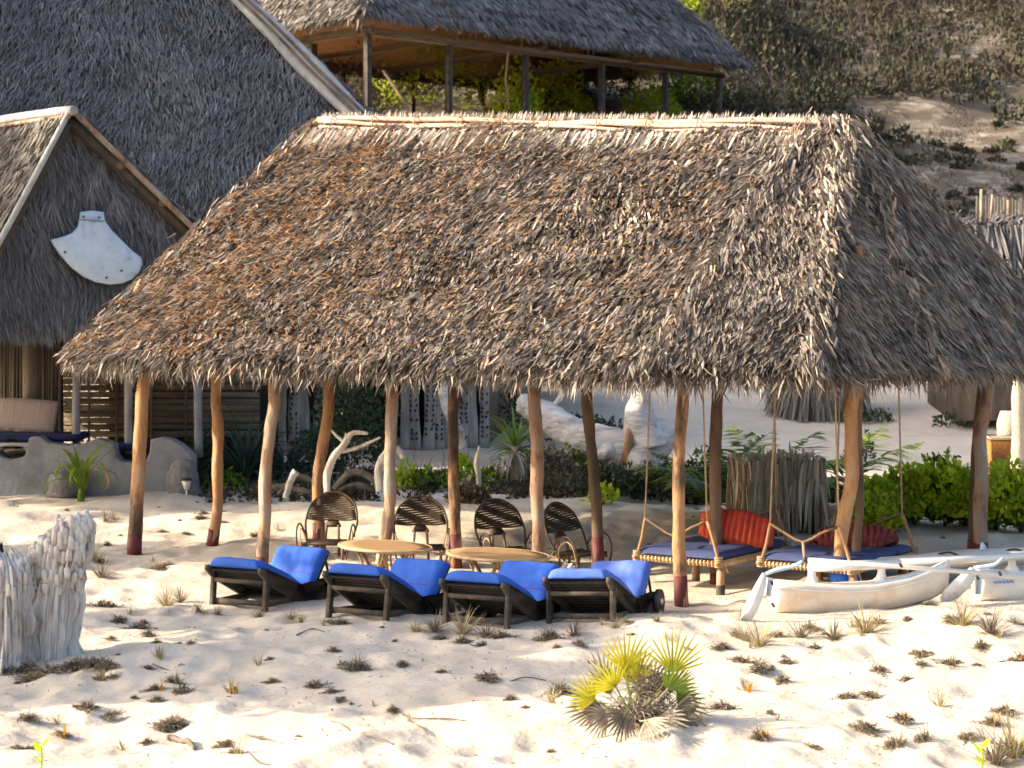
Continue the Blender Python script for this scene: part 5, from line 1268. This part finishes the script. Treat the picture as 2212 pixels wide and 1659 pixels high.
# yucca-like plant behind the pavilion
g = GR(1112, 1052); yc = thing('yucca', 'spiky yucca with green crown and a skirt of dead leaves behind the fourth post', 'yucca', g)
crn = P(1112, 965, g.y)
m_ = MB(); m_.tube([g - Vector((0, 0, .05)), crn], [.07, .05], 8, noise=.2); m_.build('trunk', M['palm_dead'], yc, smooth=True)
m_ = MB(); strap_leaves(m_, crn, 34, (.5, .75), (.035, .055), (.5, 1.5), (.1, .9), 11); strap_leaves(m_, crn + Vector((0, 0, -.05)), 22, (.4, .6), (.03, .05), (-.1, .5), (.2, .9), 12); m_.build('green_leaves', M['yucca'], yc)
m_ = MB(); strap_leaves(m_, crn - Vector((0, 0, .08)), 55, (.4, .75), (.02, .035), (-1.2, -.1), (.3, 1.2), 13); m_.build('dead_leaves', M['palm_dead'], yc)
# strappy plant by the veranda
g = Vector((X(172, 27.6), 27.6, tz(X(172, 27.6), 27.6))); sp_ = thing('strap_leaf_plant', 'young coconut-like plant with broad drooping green leaves before the veranda', 'plant', g)
c_ = g + Vector((0, 0, .26))
m_ = MB(); m_.tube([g, c_], [.05, .03], 8, noise=.15); m_.build('stem', M['leaf'], sp_, smooth=True)
for k in range(21):
    m_ = MB(); a_ = k * 2.399; strap_leaves(m_, c_ - Vector((0, 0, .10)), 1, (.75, 1.05), (.07, .115), (.8 if k % 2 else 1.1, 1.45), (1.8, 3.0) if k % 2 else (.5, 1.3), 20 + k, az=(a_, a_ + .2), keel=.15); m_.build('broad_leaf', M['orange_leaf'] if k == 5 else M['leaf'], sp_, smooth=True)
def spiky(name, label, px, py, n, L, W, m, elev=(.2, 1.5), droop=(.3, 1.6), seed_=0, cat_='plant', keel=.3, Y=None):
    g = GR(px, py) if Y is None else Vector((X(px, Y), Y, tz(X(px, Y), Y))); m_ = MB(); strap_leaves(m_, g + Vector((0, 0, .03)), n, L, W, elev, droop, seed_, keel=keel)
    return single(m_, name, M[m], label, cat_, g)
spiky('long_leaf_plant', 'big dark blue-green spiky plant between the two left posts', 530, 1030, 130, (.9, 1.6), (.03, .06), 'leaf_blue', seed_=3, Y=29.5)
spiky('long_leaf_plant', 'smaller dark spiky plant right behind the third post', 612, 1030, 70, (.7, 1.2), (.03, .05), 'leaf_blue', seed_=4, Y=29.8)
def frond(mb_, base, az, e, L_, dr, nl=34, lw=.055, ll=.46):
    h = np.array([math.cos(az), math.sin(az), 0]); p = np.array(base, float); ang = e; sd = np.array([-math.sin(az), math.cos(az), 0])
    for i in range(nl):
        t = i / nl; d = h * math.cos(ang) + np.array([0, 0, math.sin(ang)]); p = p + d * L_ / nl; ang -= dr / nl
        l = ll * math.sin(math.pi * min(.12 + t * .9, 1)) + .05
        for s_ in (-1, 1):
            dd_ = nrm((sd * s_ * .8 + d * .75 + np.array([0, 0, -.25 + random.uniform(-.2, .25)]))[None]); w_ = nrm(np.cross(dd_, np.array([[0, 0, 1.]]) + rng.normal(0, .2, (1, 3)))); mb_.blades(p[None], dd_, w_, np.array([[0, 0, 1.]]), l, lw, -.15)
def young_palm(px, Y, n, L_, label, mm='leaf', seed_=0, hz=0.0):
    g = Vector((X(px, Y), Y, tz(X(px, Y), Y) + hz + .1)); t_ = thing('coconut_seedling', label, 'palm', g); random.seed(seed_)
    for k in range(n):
        m_ = MB(); frond(m_, g, k / n * 2 * math.pi + random.uniform(-.2, .2), random.uniform(.7, 1.25), L_ * random.uniform(.8, 1.1), random.uniform(.7, 1.4)); m_.build('frond', M[mm if k % 3 else 'yucca'], t_)
    return t_
young_palm(1555, 25.5, 9, 1.5, 'low feathery palm behind the dark post, left of the palm-leaf screen', seed_=31)
young_palm(1690, 26.2, 9, 1.6, 'feathery green palm rising behind the palm-leaf screen', seed_=32)
young_palm(1800, 25.8, 9, 1.45, 'feathery palm between the palm-leaf screen and the crooked corner post', seed_=33)
random.seed(99)
# shrubs: a crown of leaves on a few stems
def shrub(px, py, rx, rz_, n, size, m, label, name='shrub', Y=None, bare=0, ry=None):
    g = GR(px, py) if Y is None else Vector((X(px, Y), Y, tz(X(px, Y), Y)))
    t_ = thing(name, label, 'shrub', g)
    m_ = MB(); leaf_cloud(m_, (g.x, g.y, g.z + rz_ * .12), (rx, ry or rx * .8, rz_), n, size, px * .37); m_.build('leaves', M[m], t_)
    m_ = MB(); twigs(m_, g - Vector((0, 0, .03)), 10 + bare, (rz_ * .6, rz_ * 1.05), px, spread=1.2 * rx / rz_); m_.build('stems', M['scrub_twig'], t_)
    return t_
hedge = [(1905, 1150, .40, .52), (1975, 1148, .38, .62), (2040, 1150, .42, .78), (2085, 1152, .36, .58), (2150, 1160, .42, .60), (2205, 1165, .5, .76), (1890, 1165, .28, .38)]
hl = ['leftmost rounded bright green shrub of the hedge, beside the corner post', 'bright green shrub second from the left in the hedge', 'tallest bright green shrub in the middle of the hedge', 'green shrub just left of the pale thick post', 'green shrub just right of the pale thick post', 'large green shrub at the right edge of the picture', 'low yellow-green shrub at the left foot of the hedge']
for (px, py, rx, rz_), lb in zip(hedge, hl):
    t_ = shrub(px, py - 14, rx, rz_, 1500, (.05, .09), 'leaf', lb, bare=14); m_ = MB(); g = t_.location
    leaf_cloud(m_, (g.x - rx * .1, g.y - .1, g.z + rz_ * .30), (rx * 1.02, rx * .9, rz_ * .80), 1300, (.06, .105), px, up_=.6, shell=.88); m_.build('young_leaves', M['leaf_bright'], t_)  # brighter outer leaves stand in for sun on the hedge tops
mid = [(445, 1046, .45, .75, 900, 'leaf_dark', 'dark green bushy shrub at the foot of the veranda wall', None), (480, 1060, .35, .3, 250, 'leaf', 'small bright-leaved sprig beside the second post', None),
       (200, 940, .9, 1.9, 900, 'dry_pale', 'sunlit golden dry shrub behind the veranda lattice', 32.6), (760, 1020, .7, 1.5, 2200, 'leaf_dark', 'tall dark shrub in the shaded doorway behind the posts', 31.5), (690, 1030, .5, .8, 900, 'leaf_dark', 'dark shrub behind the driftwood heap', 30.5),
       (880, 1055, .22, .32, 330, 'leaf_bright', 'bright low leafy plant right of the white crooked post', None), (925, 1056, .3, .30, 420, 'leaf', 'low green plant under the carved planks', None), (1000, 1050, .28, .45, 420, 'leaf_bright', 'bright green plant beside the orange-brown post', None), (1060, 1055, .35, .30, 420, 'leaf', 'low green plant left of the yucca', None),
       (1180, 1045, .55, .55, 1100, 'dry', 'grey-brown dry bush right of the yucca', None), (1240, 1040, .4, .5, 700, 'leaf', 'mixed green bush under the fallen log', None), (1330, 1075, .45, .42, 900, 'leaf_dark', 'dark low bush in front of the fallen log', None), (1300, 1090, .22, .25, 220, 'leaf_bright', 'small yellow-green plant right of the dark crooked post', None),
       (1430, 1085, .5, .55, 1000, 'leaf_dark', 'dark tangled bush at the foot of the upright driftwood', None), (1440, 1060, .25, .4, 260, 'leaf_bright', 'yellow-leaved sprig beside the fifth post', None), (1520, 1085, .45, .55, 900, 'leaf_dark', 'dark bush left of the palm-leaf screen', None),
       (1240, 905, .5, .55, 500, 'leaf_dark', 'dark shrub above the fallen log', 34.5), (1310, 925, .35, .6, 380, 'leaf_dark', 'thin dark shrub standing on the slope above the log', 34), (1290, 935, .6, .25, 400, 'leaf', 'green sprigs along the top of the fallen log', 33), (1080, 850, .8, .7, 700, 'leaf_dark', 'dark shrub by the end of the carved plank wall', 36),
       (1840, 915, .3, .3, 160, 'leaf_dark', 'tiny shrub on the bare sand slope, nearest the corner post', None), (1900, 915, .25, .28, 140, 'leaf_dark', 'tiny shrub in the middle of the bare sand slope', None), (2050, 925, .3, .3, 140, 'leaf_dark', 'tiny shrub on the bare sand slope left of the thick post', None), (2165, 900, .5, .6, 400, 'leaf_dark', 'small dark shrub right of the thick post', None), (1870, 1000, .14, .45, 140, 'leaf_blue', 'single upright leafy stem beyond the hedge', None)]
for px, py, rx, rz_, n, m, lb, Y in mid:
    shrub(px, py, rx, rz_, n, (.05, .10) if rx < 1 else (.08, .14), m, lb, Y=Y)
# bushes around the upper pavilion; bright leaf colours stand in for sun on them
for px, py, Y, rx, rz_, m, lb in ((1115, 228, 57, .8, 1.9, 'leaf_bright', 'glowing yellow-green bush seen between posts of the upper pavilion'), (1200, 228, 62, 1.2, 2.0, 'leaf_bright', 'green bush beyond the upper pavilion, right of the glowing one'), (1300, 228, 64, 1.3, 1.9, 'leaf_dark', 'dark green bush beyond the upper pavilion posts'),
                                  (1400, 222, 62, .9, 1.35, 'leaf_bright', 'low bright bush just above the ridge, under the upper pavilion'), (930, 212, 62, 2.0, 2.6, 'leaf_bright', 'leafy bush behind the upper pavilion near its corner post'), (1500, 215, 64, 1.1, 1.7, 'leaf', 'green bush right of the last upper pavilion post'), (760, 210, 60, 1.6, 2.4, 'dry', 'grey dry bush behind the left end of the upper pavilion'), (1465, 18, 72, .9, 1.4, 'leaf_bright', 'yellow sunlit bush at the top edge above the upper roof'), (1565, 90, 74, .8, 3.2, 'dry_pale', 'tall pale dry bush right of the upper roof')):
    shrub(px, py, rx, rz_, 1500 if m != 'dry' else 900, (.08, .16), m, lb, Y=Y, name='bush')

# ------------------------------------------------------------------ scrub on the dune
def scrub():
    mb_ = MB(); N_ = 7600
    y = 46 + 84 * rng.uniform(0, 1, N_) ** 1.15; x = rng.uniform(-.30, .34, N_) * y * 1.25
    thr = 57 + 12 * sstep(8, 12.5, x) + 3.0 * fbm(x * .25, y * .2, 8.0, o=3)
    dense = y > thr
    sparse = (~dense) & (x > 8) & (vnoise(x * .35 + 5, y * .35) > -.25) & (rng.uniform(0, 1, N_) < .6)
    # keep the floor of the upper pavilion open
    pa = (x - C2.x) * e2.x + (y - C2.y) * e2.y; pb = -((x - C2.x) * n2.x + (y - C2.y) * n2.y)
    inside = (pa > -1) & (pa < Lg + 1) & (pb > -1) & (pb < D2 + .4)
    keep = (dense | sparse) & ~inside & ~((x < 7) & (y < 54))
    x, y, dense = x[keep], y[keep], dense[keep]
    z = terrain(x, y)
    for k in range(len(x)):
        far = y[k] > 85
        r_ = random.uniform(.5, 1.25) if dense[k] else random.uniform(.15, .55)
        if far: r_ *= 1.5
        n = int(90 if dense[k] else 55)
        h = r_ * random.uniform(.6, 1.25)
        q = rng.normal(0, 1, (n, 3)); q = q / np.linalg.norm(q, axis=1, keepdims=True); q[:, 2] = np.abs(q[:, 2])
        p = np.array([x[k], y[k], z[k] - .05]) + q * np.array([r_, r_, h]) * rng.uniform(.4, 1.05, n)[:, None]
        d = nrm(q * .6 + rng.normal(0, .6, (n, 3)) + [0, 0, .6]); s_ = nrm(np.cross(d, rng.normal(0, 1, (n, 3))))
        sz = rng.uniform(.10, .24, n) * (1.3 if far else 1)
        mb_.blades(p, d, s_, np.cross(s_, d), sz, sz * rng.uniform(.3, .6, n), .1, taper=1.2)
    o = mb_.build('dune_scrub', M['scrub']); tag(o, 'dark brown-green scrub covering the dune behind the buildings', 'scrub', kind='stuff')
    mb_ = MB(); N_ = 26000
    y = 55 + 60 * rng.uniform(0, 1, N_); x = rng.uniform(-.30, .34, N_) * y * 1.15
    thr = 58 + 12 * sstep(8, 12.5, x) + 3.0 * fbm(x * .25, y * .2, 8.0, o=3)
    pa = (x - C2.x) * e2.x + (y - C2.y) * e2.y; pb = -((x - C2.x) * n2.x + (y - C2.y) * n2.y)
    keep = (y > thr) & ~((pa > -1) & (pa < Lg + 1) & (pb > -1) & (pb < D2 + .4)); x, y = x[keep], y[keep]; n = len(x)
    p = np.stack([x, y, terrain(x, y) + .3], -1); d = nrm(np.stack([rng.normal(0, .3, n), rng.normal(0, .3, n), np.ones(n)], -1)); s_ = nrm(np.cross(d, np.array([0, 1., 0]) + rng.normal(0, .3, (n, 3))))
    mb_.blades(p, d, s_, np.cross(s_, d), rng.uniform(.4, 1.2, n), .022, rng.uniform(-.2, .2, n))
    n = 15000; x = rng.uniform(7.5, 24, n); y = rng.uniform(46, 72, n); kk = fbm(x * .9, y * .6, 2.0, o=3) > .05; x, y = x[kk], y[kk]; n = len(x)
    p = np.stack([x, y, terrain(x, y) - .02], -1); d = nrm(rng.normal(0, .6, (n, 3)) * [1, 1, .3] + [0, 0, .6]); s_ = nrm(np.cross(d, np.array([0, 1., 0]) + rng.normal(0, .4, (n, 3))))
    mb_.blades(p, d, s_, np.cross(s_, d), rng.uniform(.12, .38, n), .03, rng.uniform(-.2, .2, n))
    o = mb_.build('dry_stems', M['scrub_twig']); tag(o, 'thin dry grass stems standing in the dune scrub', 'dry grass', kind='stuff')
scrub()

# low brown undergrowth in the shade behind the pavilion
mb = MB()
for k in range(170):
    px = random.choice([random.uniform(415, 830), random.uniform(860, 1600), random.uniform(1150, 1560)]); Y = random.uniform(27.6, 31.5); x = X(px, Y)
    if 1590 < px: continue
    leaf_cloud(mb, (x, Y, tz(x, Y) - .02), (random.uniform(.15, .4), .25, random.uniform(.08, .32)), 90, (.04, .10), k, shell=.2)
    twigs(mb, (x, Y, tz(x, Y)), 5, (.15, .55), k, spread=1.3, r_=.005)
tag(mb.build('undergrowth', M['scrub']), 'brown dead undergrowth and twigs along the back edge of the sand', 'undergrowth', kind='stuff')
# ------------------------------------------------------------------ tufts and litter on the sand
def tuft_mesh(seed_, n, L, W, elev, droop, m):
    m_ = MB()
    if seed_ in (1, 2, 3, 5):
        wisp_cloud(m_, (0, 0, 0), (.08, .06, .05 if seed_ != 2 else .075), 190, (.02, .075)); wisp_cloud(m_, (.09, .03, -.005), (.10, .06, .02), 90, (.02, .06)); wisp_cloud(m_, (-.10, -.02, -.005), (.08, .06, .012), 40, (.015, .05))
    strap_leaves(m_, (0, 0, -.01), n, L, W, elev, droop, seed_, segs=4, keel=.2); return m_.mesh('dry_tuft', M[m])
tm = [tuft_mesh(1, 46, (.06, .16), (.008, .018), (-.1, 1.3), (.2, 1.8), 'dry'), tuft_mesh(2, 60, (.08, .20), (.006, .014), (.1, 1.4), (.4, 2.2), 'dry'),
      tuft_mesh(3, 30, (.05, .13), (.010, .024), (-.2, 1.0), (.2, 1.6), 'dry'), tuft_mesh(4, 20, (.08, .18), (.006, .012), (.6, 1.5), (.1, .9), 'dry_pale'), tuft_mesh(5, 70, (.05, .16), (.010, .022), (-.2, .9), (.2, 2.0), 'dry')]
ty = [tuft_mesh(6, 7, (.05, .12), (.010, .018), (.6, 1.5), (.1, .8), 'orange_leaf'), tuft_mesh(8, 12, (.06, .14), (.006, .012), (.8, 1.5), (0, .5), 'dry_pale')]
spots = [(335, 1492), (395, 1500), (415, 1515 - 120), (375, 1475), (560, 1440), (590, 1475), (680, 1485), (740, 1442), (775, 1448), (340, 1425), (250, 1470), (230, 1440), (70, 1472), (60, 1560), (125, 1565), (215, 1470), (190, 1535), (240, 1545), (130, 1590), (265, 1620), (485, 1615), (505, 1628), (375, 1570), (350, 1580), (500, 1500), (870, 1440), (955, 1455), (1055, 1468), (850, 1540), (885, 1560), (715, 1498), (735, 1520),
         (715, 1345), (740, 1350), (700, 1352), (310, 1348), (225, 1310), (215, 1215), (232, 1180), (330, 1215), (345, 1230), (365, 1222), (300, 1360), (320, 1375), (280, 1330), (255, 1345), (430, 1120), (480, 1130), (440, 1110), (600, 1150), (350, 1150), (400, 1155), (560, 1160), (1010, 1078), (1040, 1060),
         (1000, 1390), (1040, 1400), (950, 1380), (1190, 1380), (1300, 1350), (1350, 1345), (1250, 1395), (1080, 1380), (1590, 1375), (1620, 1400), (1560, 1400), (1680, 1375), (1760, 1400), (1800, 1385), (1860, 1370), (1900, 1350), (1700, 1430), (1600, 1430), (1640, 1450), (1840, 1360), (1960, 1340), (2010, 1310), (2060, 1345), (2120, 1400), (2160, 1380), (2190, 1350), (2050, 1440), (2000, 1420), (1900, 1455), (1610, 1495), (1690, 1475), (1825, 1510), (1880, 1505), (1960, 1470), (2030, 1530), (2140, 1565), (2170, 1545), (2090, 1600), (1990, 1600), (1680, 1560), (1870, 1580), (1950, 1560), (1560, 1530), (1210, 1500), (1190, 1520), (1990, 1440), (2110, 1440), (2200, 1430), (1750, 1360), (1600, 1340), (1930, 1610), (2180, 1620), (1760, 1620), (1640, 1600)]
def zone(g):
    if g.y > 19.5: return 'behind the loungers, around the posts and chairs'
    if g.x < -2.6: return 'around the weathered stump'
    if g.y > 15.2: return 'just in front of the loungers' if g.x < 1.6 else 'in front of the catamaran'
    if g.x < -.6: return 'in the left foreground'
    return 'beside the fan palm' if g.x < 1.6 else 'in the right foreground'
SZ = {.3: 'tiny', .7: 'small'}
def tlab(o):
    s_ = o.scale[0]; v_ = int(o.data.name[-1]) if o.data.name[-1].isdigit() else 0
    w_ = 'tiny' if s_ < .52 else 'small' if s_ < .9 else 'thick'
    return w_ + (' pale' if o.data.materials[0] == M['dry_pale'] else ' brown') + ' dry grass tuft ' + zone(o.location)
for k, (px, py) in enumerate(spots):
    g = GR(px, py); o = link('dry_tuft', tm[(k * 7) % 5]); o.location = g; o.rotation_euler = (random.uniform(-.15, .15), random.uniform(-.15, .15), random.uniform(0, 6.28))
    s_ = random.choice([.55, .65, .8, 1.05]); o.scale = (s_, s_, s_ * .95); tag(o, tlab(o), 'grass tuft', 'dry grass tufts scattered over the sand')
    if (k % 3 == 0 and (px < 560 or px > 1550) and py > 1400):
        o = link('sprout', ty[k % 2]); o.location = g + Vector((.03, -.02, 0)); o.rotation_euler = (0, 0, random.uniform(0, 6.28)); o.scale = (1.1, 1.1, 1.1); tag(o, 'tiny orange-yellow sprout in a dry tuft ' + zone(o.location), 'sprout', 'orange sprouts in the sand')
for k in range(95):
    y = random.uniform(12.2, 17.0) if k < 60 else random.uniform(21.5, 27); x = random.uniform(-.26, .26) * y
    g = Vector((x, y, tz(x, y))); o = link('dry_tuft', tm[k % 5]); o.location = g; o.rotation_euler = (0, 0, random.uniform(0, 6.28)); s_ = random.uniform(.2, .5); o.scale = (s_, s_, s_); tag(o, tlab(o), 'grass tuft', 'dry grass tufts scattered over the sand')
wisp = [tuft_mesh(11, 90, (.06, .22), (.004, .008), (.2, 1.5), (-.2, 1.2), 'dry'), tuft_mesh(12, 80, (.08, .26), (.004, .008), (.4, 1.5), (-.2, 1.0), 'dry_pale')]
for k, (px, py, s_) in enumerate([(220, 1250, 1.6), (205, 1215, 1.4), (560, 1335, .9), (630, 1338, .8), (470, 1330, .8), (650, 1345, .7), (940, 1365, 1.3), (1000, 1370, 1.5), (1050, 1375, 1.2), (900, 1368, 1), (1240, 1375, 1.2), (1330, 1360, .9), (1420, 1345, .7), (1640, 1395, 1.5), (1730, 1380, 1.3), (1870, 1365, 1.8), (1800, 1380, 1.4), (2080, 1350, 1.6), (2140, 1370, 1.7), (2190, 1640, 2.0), (2150, 1655, 1.8), (1610, 1385, 1.2), (390, 1300, 1.2), (360, 1310, 1.3), (430, 1325, 1), (30, 1250, 1), (230, 1130, 1.3), (245, 1125, 1.1), (40, 1040, 1.6)]):
    g = GR(px, py); o = link('wispy_grass', wisp[k % 2]); o.location = g; o.rotation_euler = (0, 0, k); o.scale = (s_, s_, s_ * .8); tag(o, 'wispy clump of thin dry grass ' + zone(o.location), 'grass clump', 'wispy grass clumps on the sand')
# a few green shoots
for px, py, s_, lb in ((88, 1650, 1.0, 'bright green two-leaved seedling at the bottom left corner'), (2120, 1652, .9, 'bright green seedling at the bottom right corner')):
    g = GR(px, py + 25); m_ = MB(); m_.tube([g, g + Vector((.01, 0, .10)), g + Vector((.0, 0, .17))], .006, 6)
    for a_, z_ in ((.5, .17), (2.4, .14), (4.0, .08)): strap_leaves(m_, g + Vector((0, 0, z_)), 1, (.08, .09), (.05, .055), (.5, 1.1), (.2, .5), int(a_ * 10), az=(a_, a_ + .1), keel=.1)
    single(m_, 'seedling', M['leaf_bright'], lb, 'seedling', g)
for px, py, pq, lb in ((600, 1580, None, 'dark curled strip of dried seaweed on the sand'),):
    pts = [GR(a, b) + Vector((0, 0, .012)) for a, b in ((360, 1602), (375, 1598), (392, 1604), (408, 1608), (420, 1622))]
    m_ = MB(); m_.tube(pts, [.015, .022, .018, .02, .012], 7, noise=.3, nf=20, smooth_path=3); single(m_, 'seaweed', M['driftdark'], lb, 'seaweed', pts[0], smooth=True)
tw = [[(870, 1548), (900, 1555), (960, 1560), (1010, 1562)], [(715, 1560), (740, 1570), (758, 1582)], [(780, 1588), (830, 1602), (850, 1612)], [(640, 1375), (675, 1362), (700, 1368)], [(530, 1590), (580, 1600), (610, 1612)], [(330, 1440), (370, 1455), (400, 1460)], [(985, 1382), (1020, 1398), (1060, 1402)], [(1100, 1475), (1135, 1468), (1180, 1472)], [(880, 1560), (905, 1573), (925, 1590)], [(540, 1632), (560, 1650), (600, 1658)]]
for k, tr in enumerate(tw):
    pts = [GR(a, b) + Vector((0, 0, .006)) for a, b in tr]; m_ = MB(); m_.tube(pts, [.006] * (len(pts) - 1) + [.003], 5, noise=.3, nf=20, smooth_path=3)
    single(m_, 'twig', M['driftdark'], 'thin dark twig lying on the sand', 'twig', pts[0], 'twigs lying on the sand', smooth=True)
# straw heap behind the fourth lounger and a rounded tuft at the base of the pale stake
g = GR(1255, 1262); m_ = MB(); leaf_cloud(m_, (g.x - .15, g.y - .2, g.z), (.28, .2, .18), 700, (.04, .10)); single(m_, 'straw_heap', M['thatch_pale'], 'small heap of yellow straw behind the rightmost lounger', 'straw', g)
g = GR(1010, 1085); m_ = MB(); leaf_cloud(m_, (g.x, g.y, g.z), (.28, .24, .26), 700, (.05, .14)); single(m_, 'dead_tuft', M['dry'], 'round brown dead clump at the foot of the pale stake', 'dead plant', g)
# seaweed-dark wrack around the left stump
for k, (px, py) in enumerate([(20, 1455), (60, 1448), (110, 1455), (170, 1440), (210, 1438)]):
    g = GR(px, py); o = link('dry_tuft', tm[4]); o.location = g; o.rotation_euler = (0, 0, k * 2.1); o.scale = (1.3, 1.3, 1.0); tag(o, tlab(o), 'grass tuft', 'dry grass tufts scattered over the sand')

# ------------------------------------------------------------------ unseen trees left of the picture, placed and sized for the shade they cast
def shade_tree(x, y, zc, r_, n, label, sd_):
    zg = tz(x, y); t_ = thing('beach_tree', label, 'tree', (x, y, zg)); m_ = MB()
    m_.tube([(x, y, zg - .1), (x + .1, y, zg + zc * .5), (x - .1, y + .1, zg + zc)], [.16, .12, .06], 10, noise=.1, smooth_path=3)
    rr_ = random.Random(sd_)
    for k in range(7):
        a_ = rr_.uniform(0, 6.28); m_.tube([(x, y, zg + zc * .55), (x + math.cos(a_) * r_ * .5, y + math.sin(a_) * r_ * .5, zg + zc), (x + math.cos(a_) * r_ * .9, y + math.sin(a_) * r_ * .9, zg + zc + .4)], [.06, .04, .015], 6, smooth_path=2)
    m_.build('trunk', M['pole_grey'], t_, smooth=True); m_ = MB()
    for k in range(16):
        a_ = rr_.uniform(0, 6.28); q_ = rr_.uniform(0, .85) * r_; c = (x + math.cos(a_) * q_, y + math.sin(a_) * q_, zg + zc + rr_.uniform(-.45, .55) * r_)
        leaf_cloud(m_, c, (r_ * .42, r_ * .42, r_ * .32), n // 16, (.14, .28) if r_ < 2.5 else (.3, .6), k, shell=.2)
    m_.build('crown', M['leaf_dark'], t_)
shade_tree(-9.4, 13.9, 3.3, 1.6, 4600, 'leafy beach tree outside the left edge, nearest of the row', 1)
shade_tree(-9.9, 16.9, 3.6, 1.7, 4600, 'leafy beach tree outside the left edge, second of the row', 2)
shade_tree(-10.2, 21.3, 2.3, 1.5, 3600, 'low beach tree outside the left edge, third of the row', 5)  # added to shade the sand before the veranda
shade_tree(-12.0, 27.4, 3.6, 2.1, 5200, 'beach tree outside the left edge beside the small gabled house', 6)  # added to shade the porch wall
for k, (x, y, zc, r_) in enumerate(((-23.0, 31.5, 12.8, 4.8), (-22.5, 37.5, 13.8, 5.0), (-21, 27.0, 9.0, 3.2))):
    shade_tree(x, y, zc, r_, 7000, 'tall beach tree left of the big thatched house, ' + ['middle of three', 'tallest and farthest back', 'smallest and nearest'][k], 10 + k)  # added to shade the big roof and the slope beyond

# flecks of dry leaf, seed and root all over the near sand
mb = MB(); n_ = 9000
y_ = 11.8 + 17 * rng.uniform(0, 1, n_) ** 1.2; x_ = rng.uniform(-.29, .29, n_) * y_
k_ = (fbm(x_ * 1.1, y_ * 1.1, 3, o=2) > -.05) | (rng.uniform(0, 1, n_) < .3); x_, y_ = x_[k_], y_[k_]; n_ = len(x_)
a_ = rng.uniform(0, 6.28, n_); d_ = np.stack([np.cos(a_), np.sin(a_), rng.uniform(-.05, .35, n_)], -1); d_ = nrm(d_); s_ = nrm(np.cross(d_, np.array([0, 0, 1.]) + rng.normal(0, .4, (n_, 3))))
mb.blades(np.stack([x_, y_, terrain(x_, y_) + .012], -1), d_, s_, np.cross(s_, d_), rng.uniform(.012, .05, n_), rng.uniform(.004, .012, n_), .1)
tag(mb.build('sand_litter', M['dry']), 'fine dark flecks of dry leaves and roots strewn over the sand', 'litter', kind='stuff')
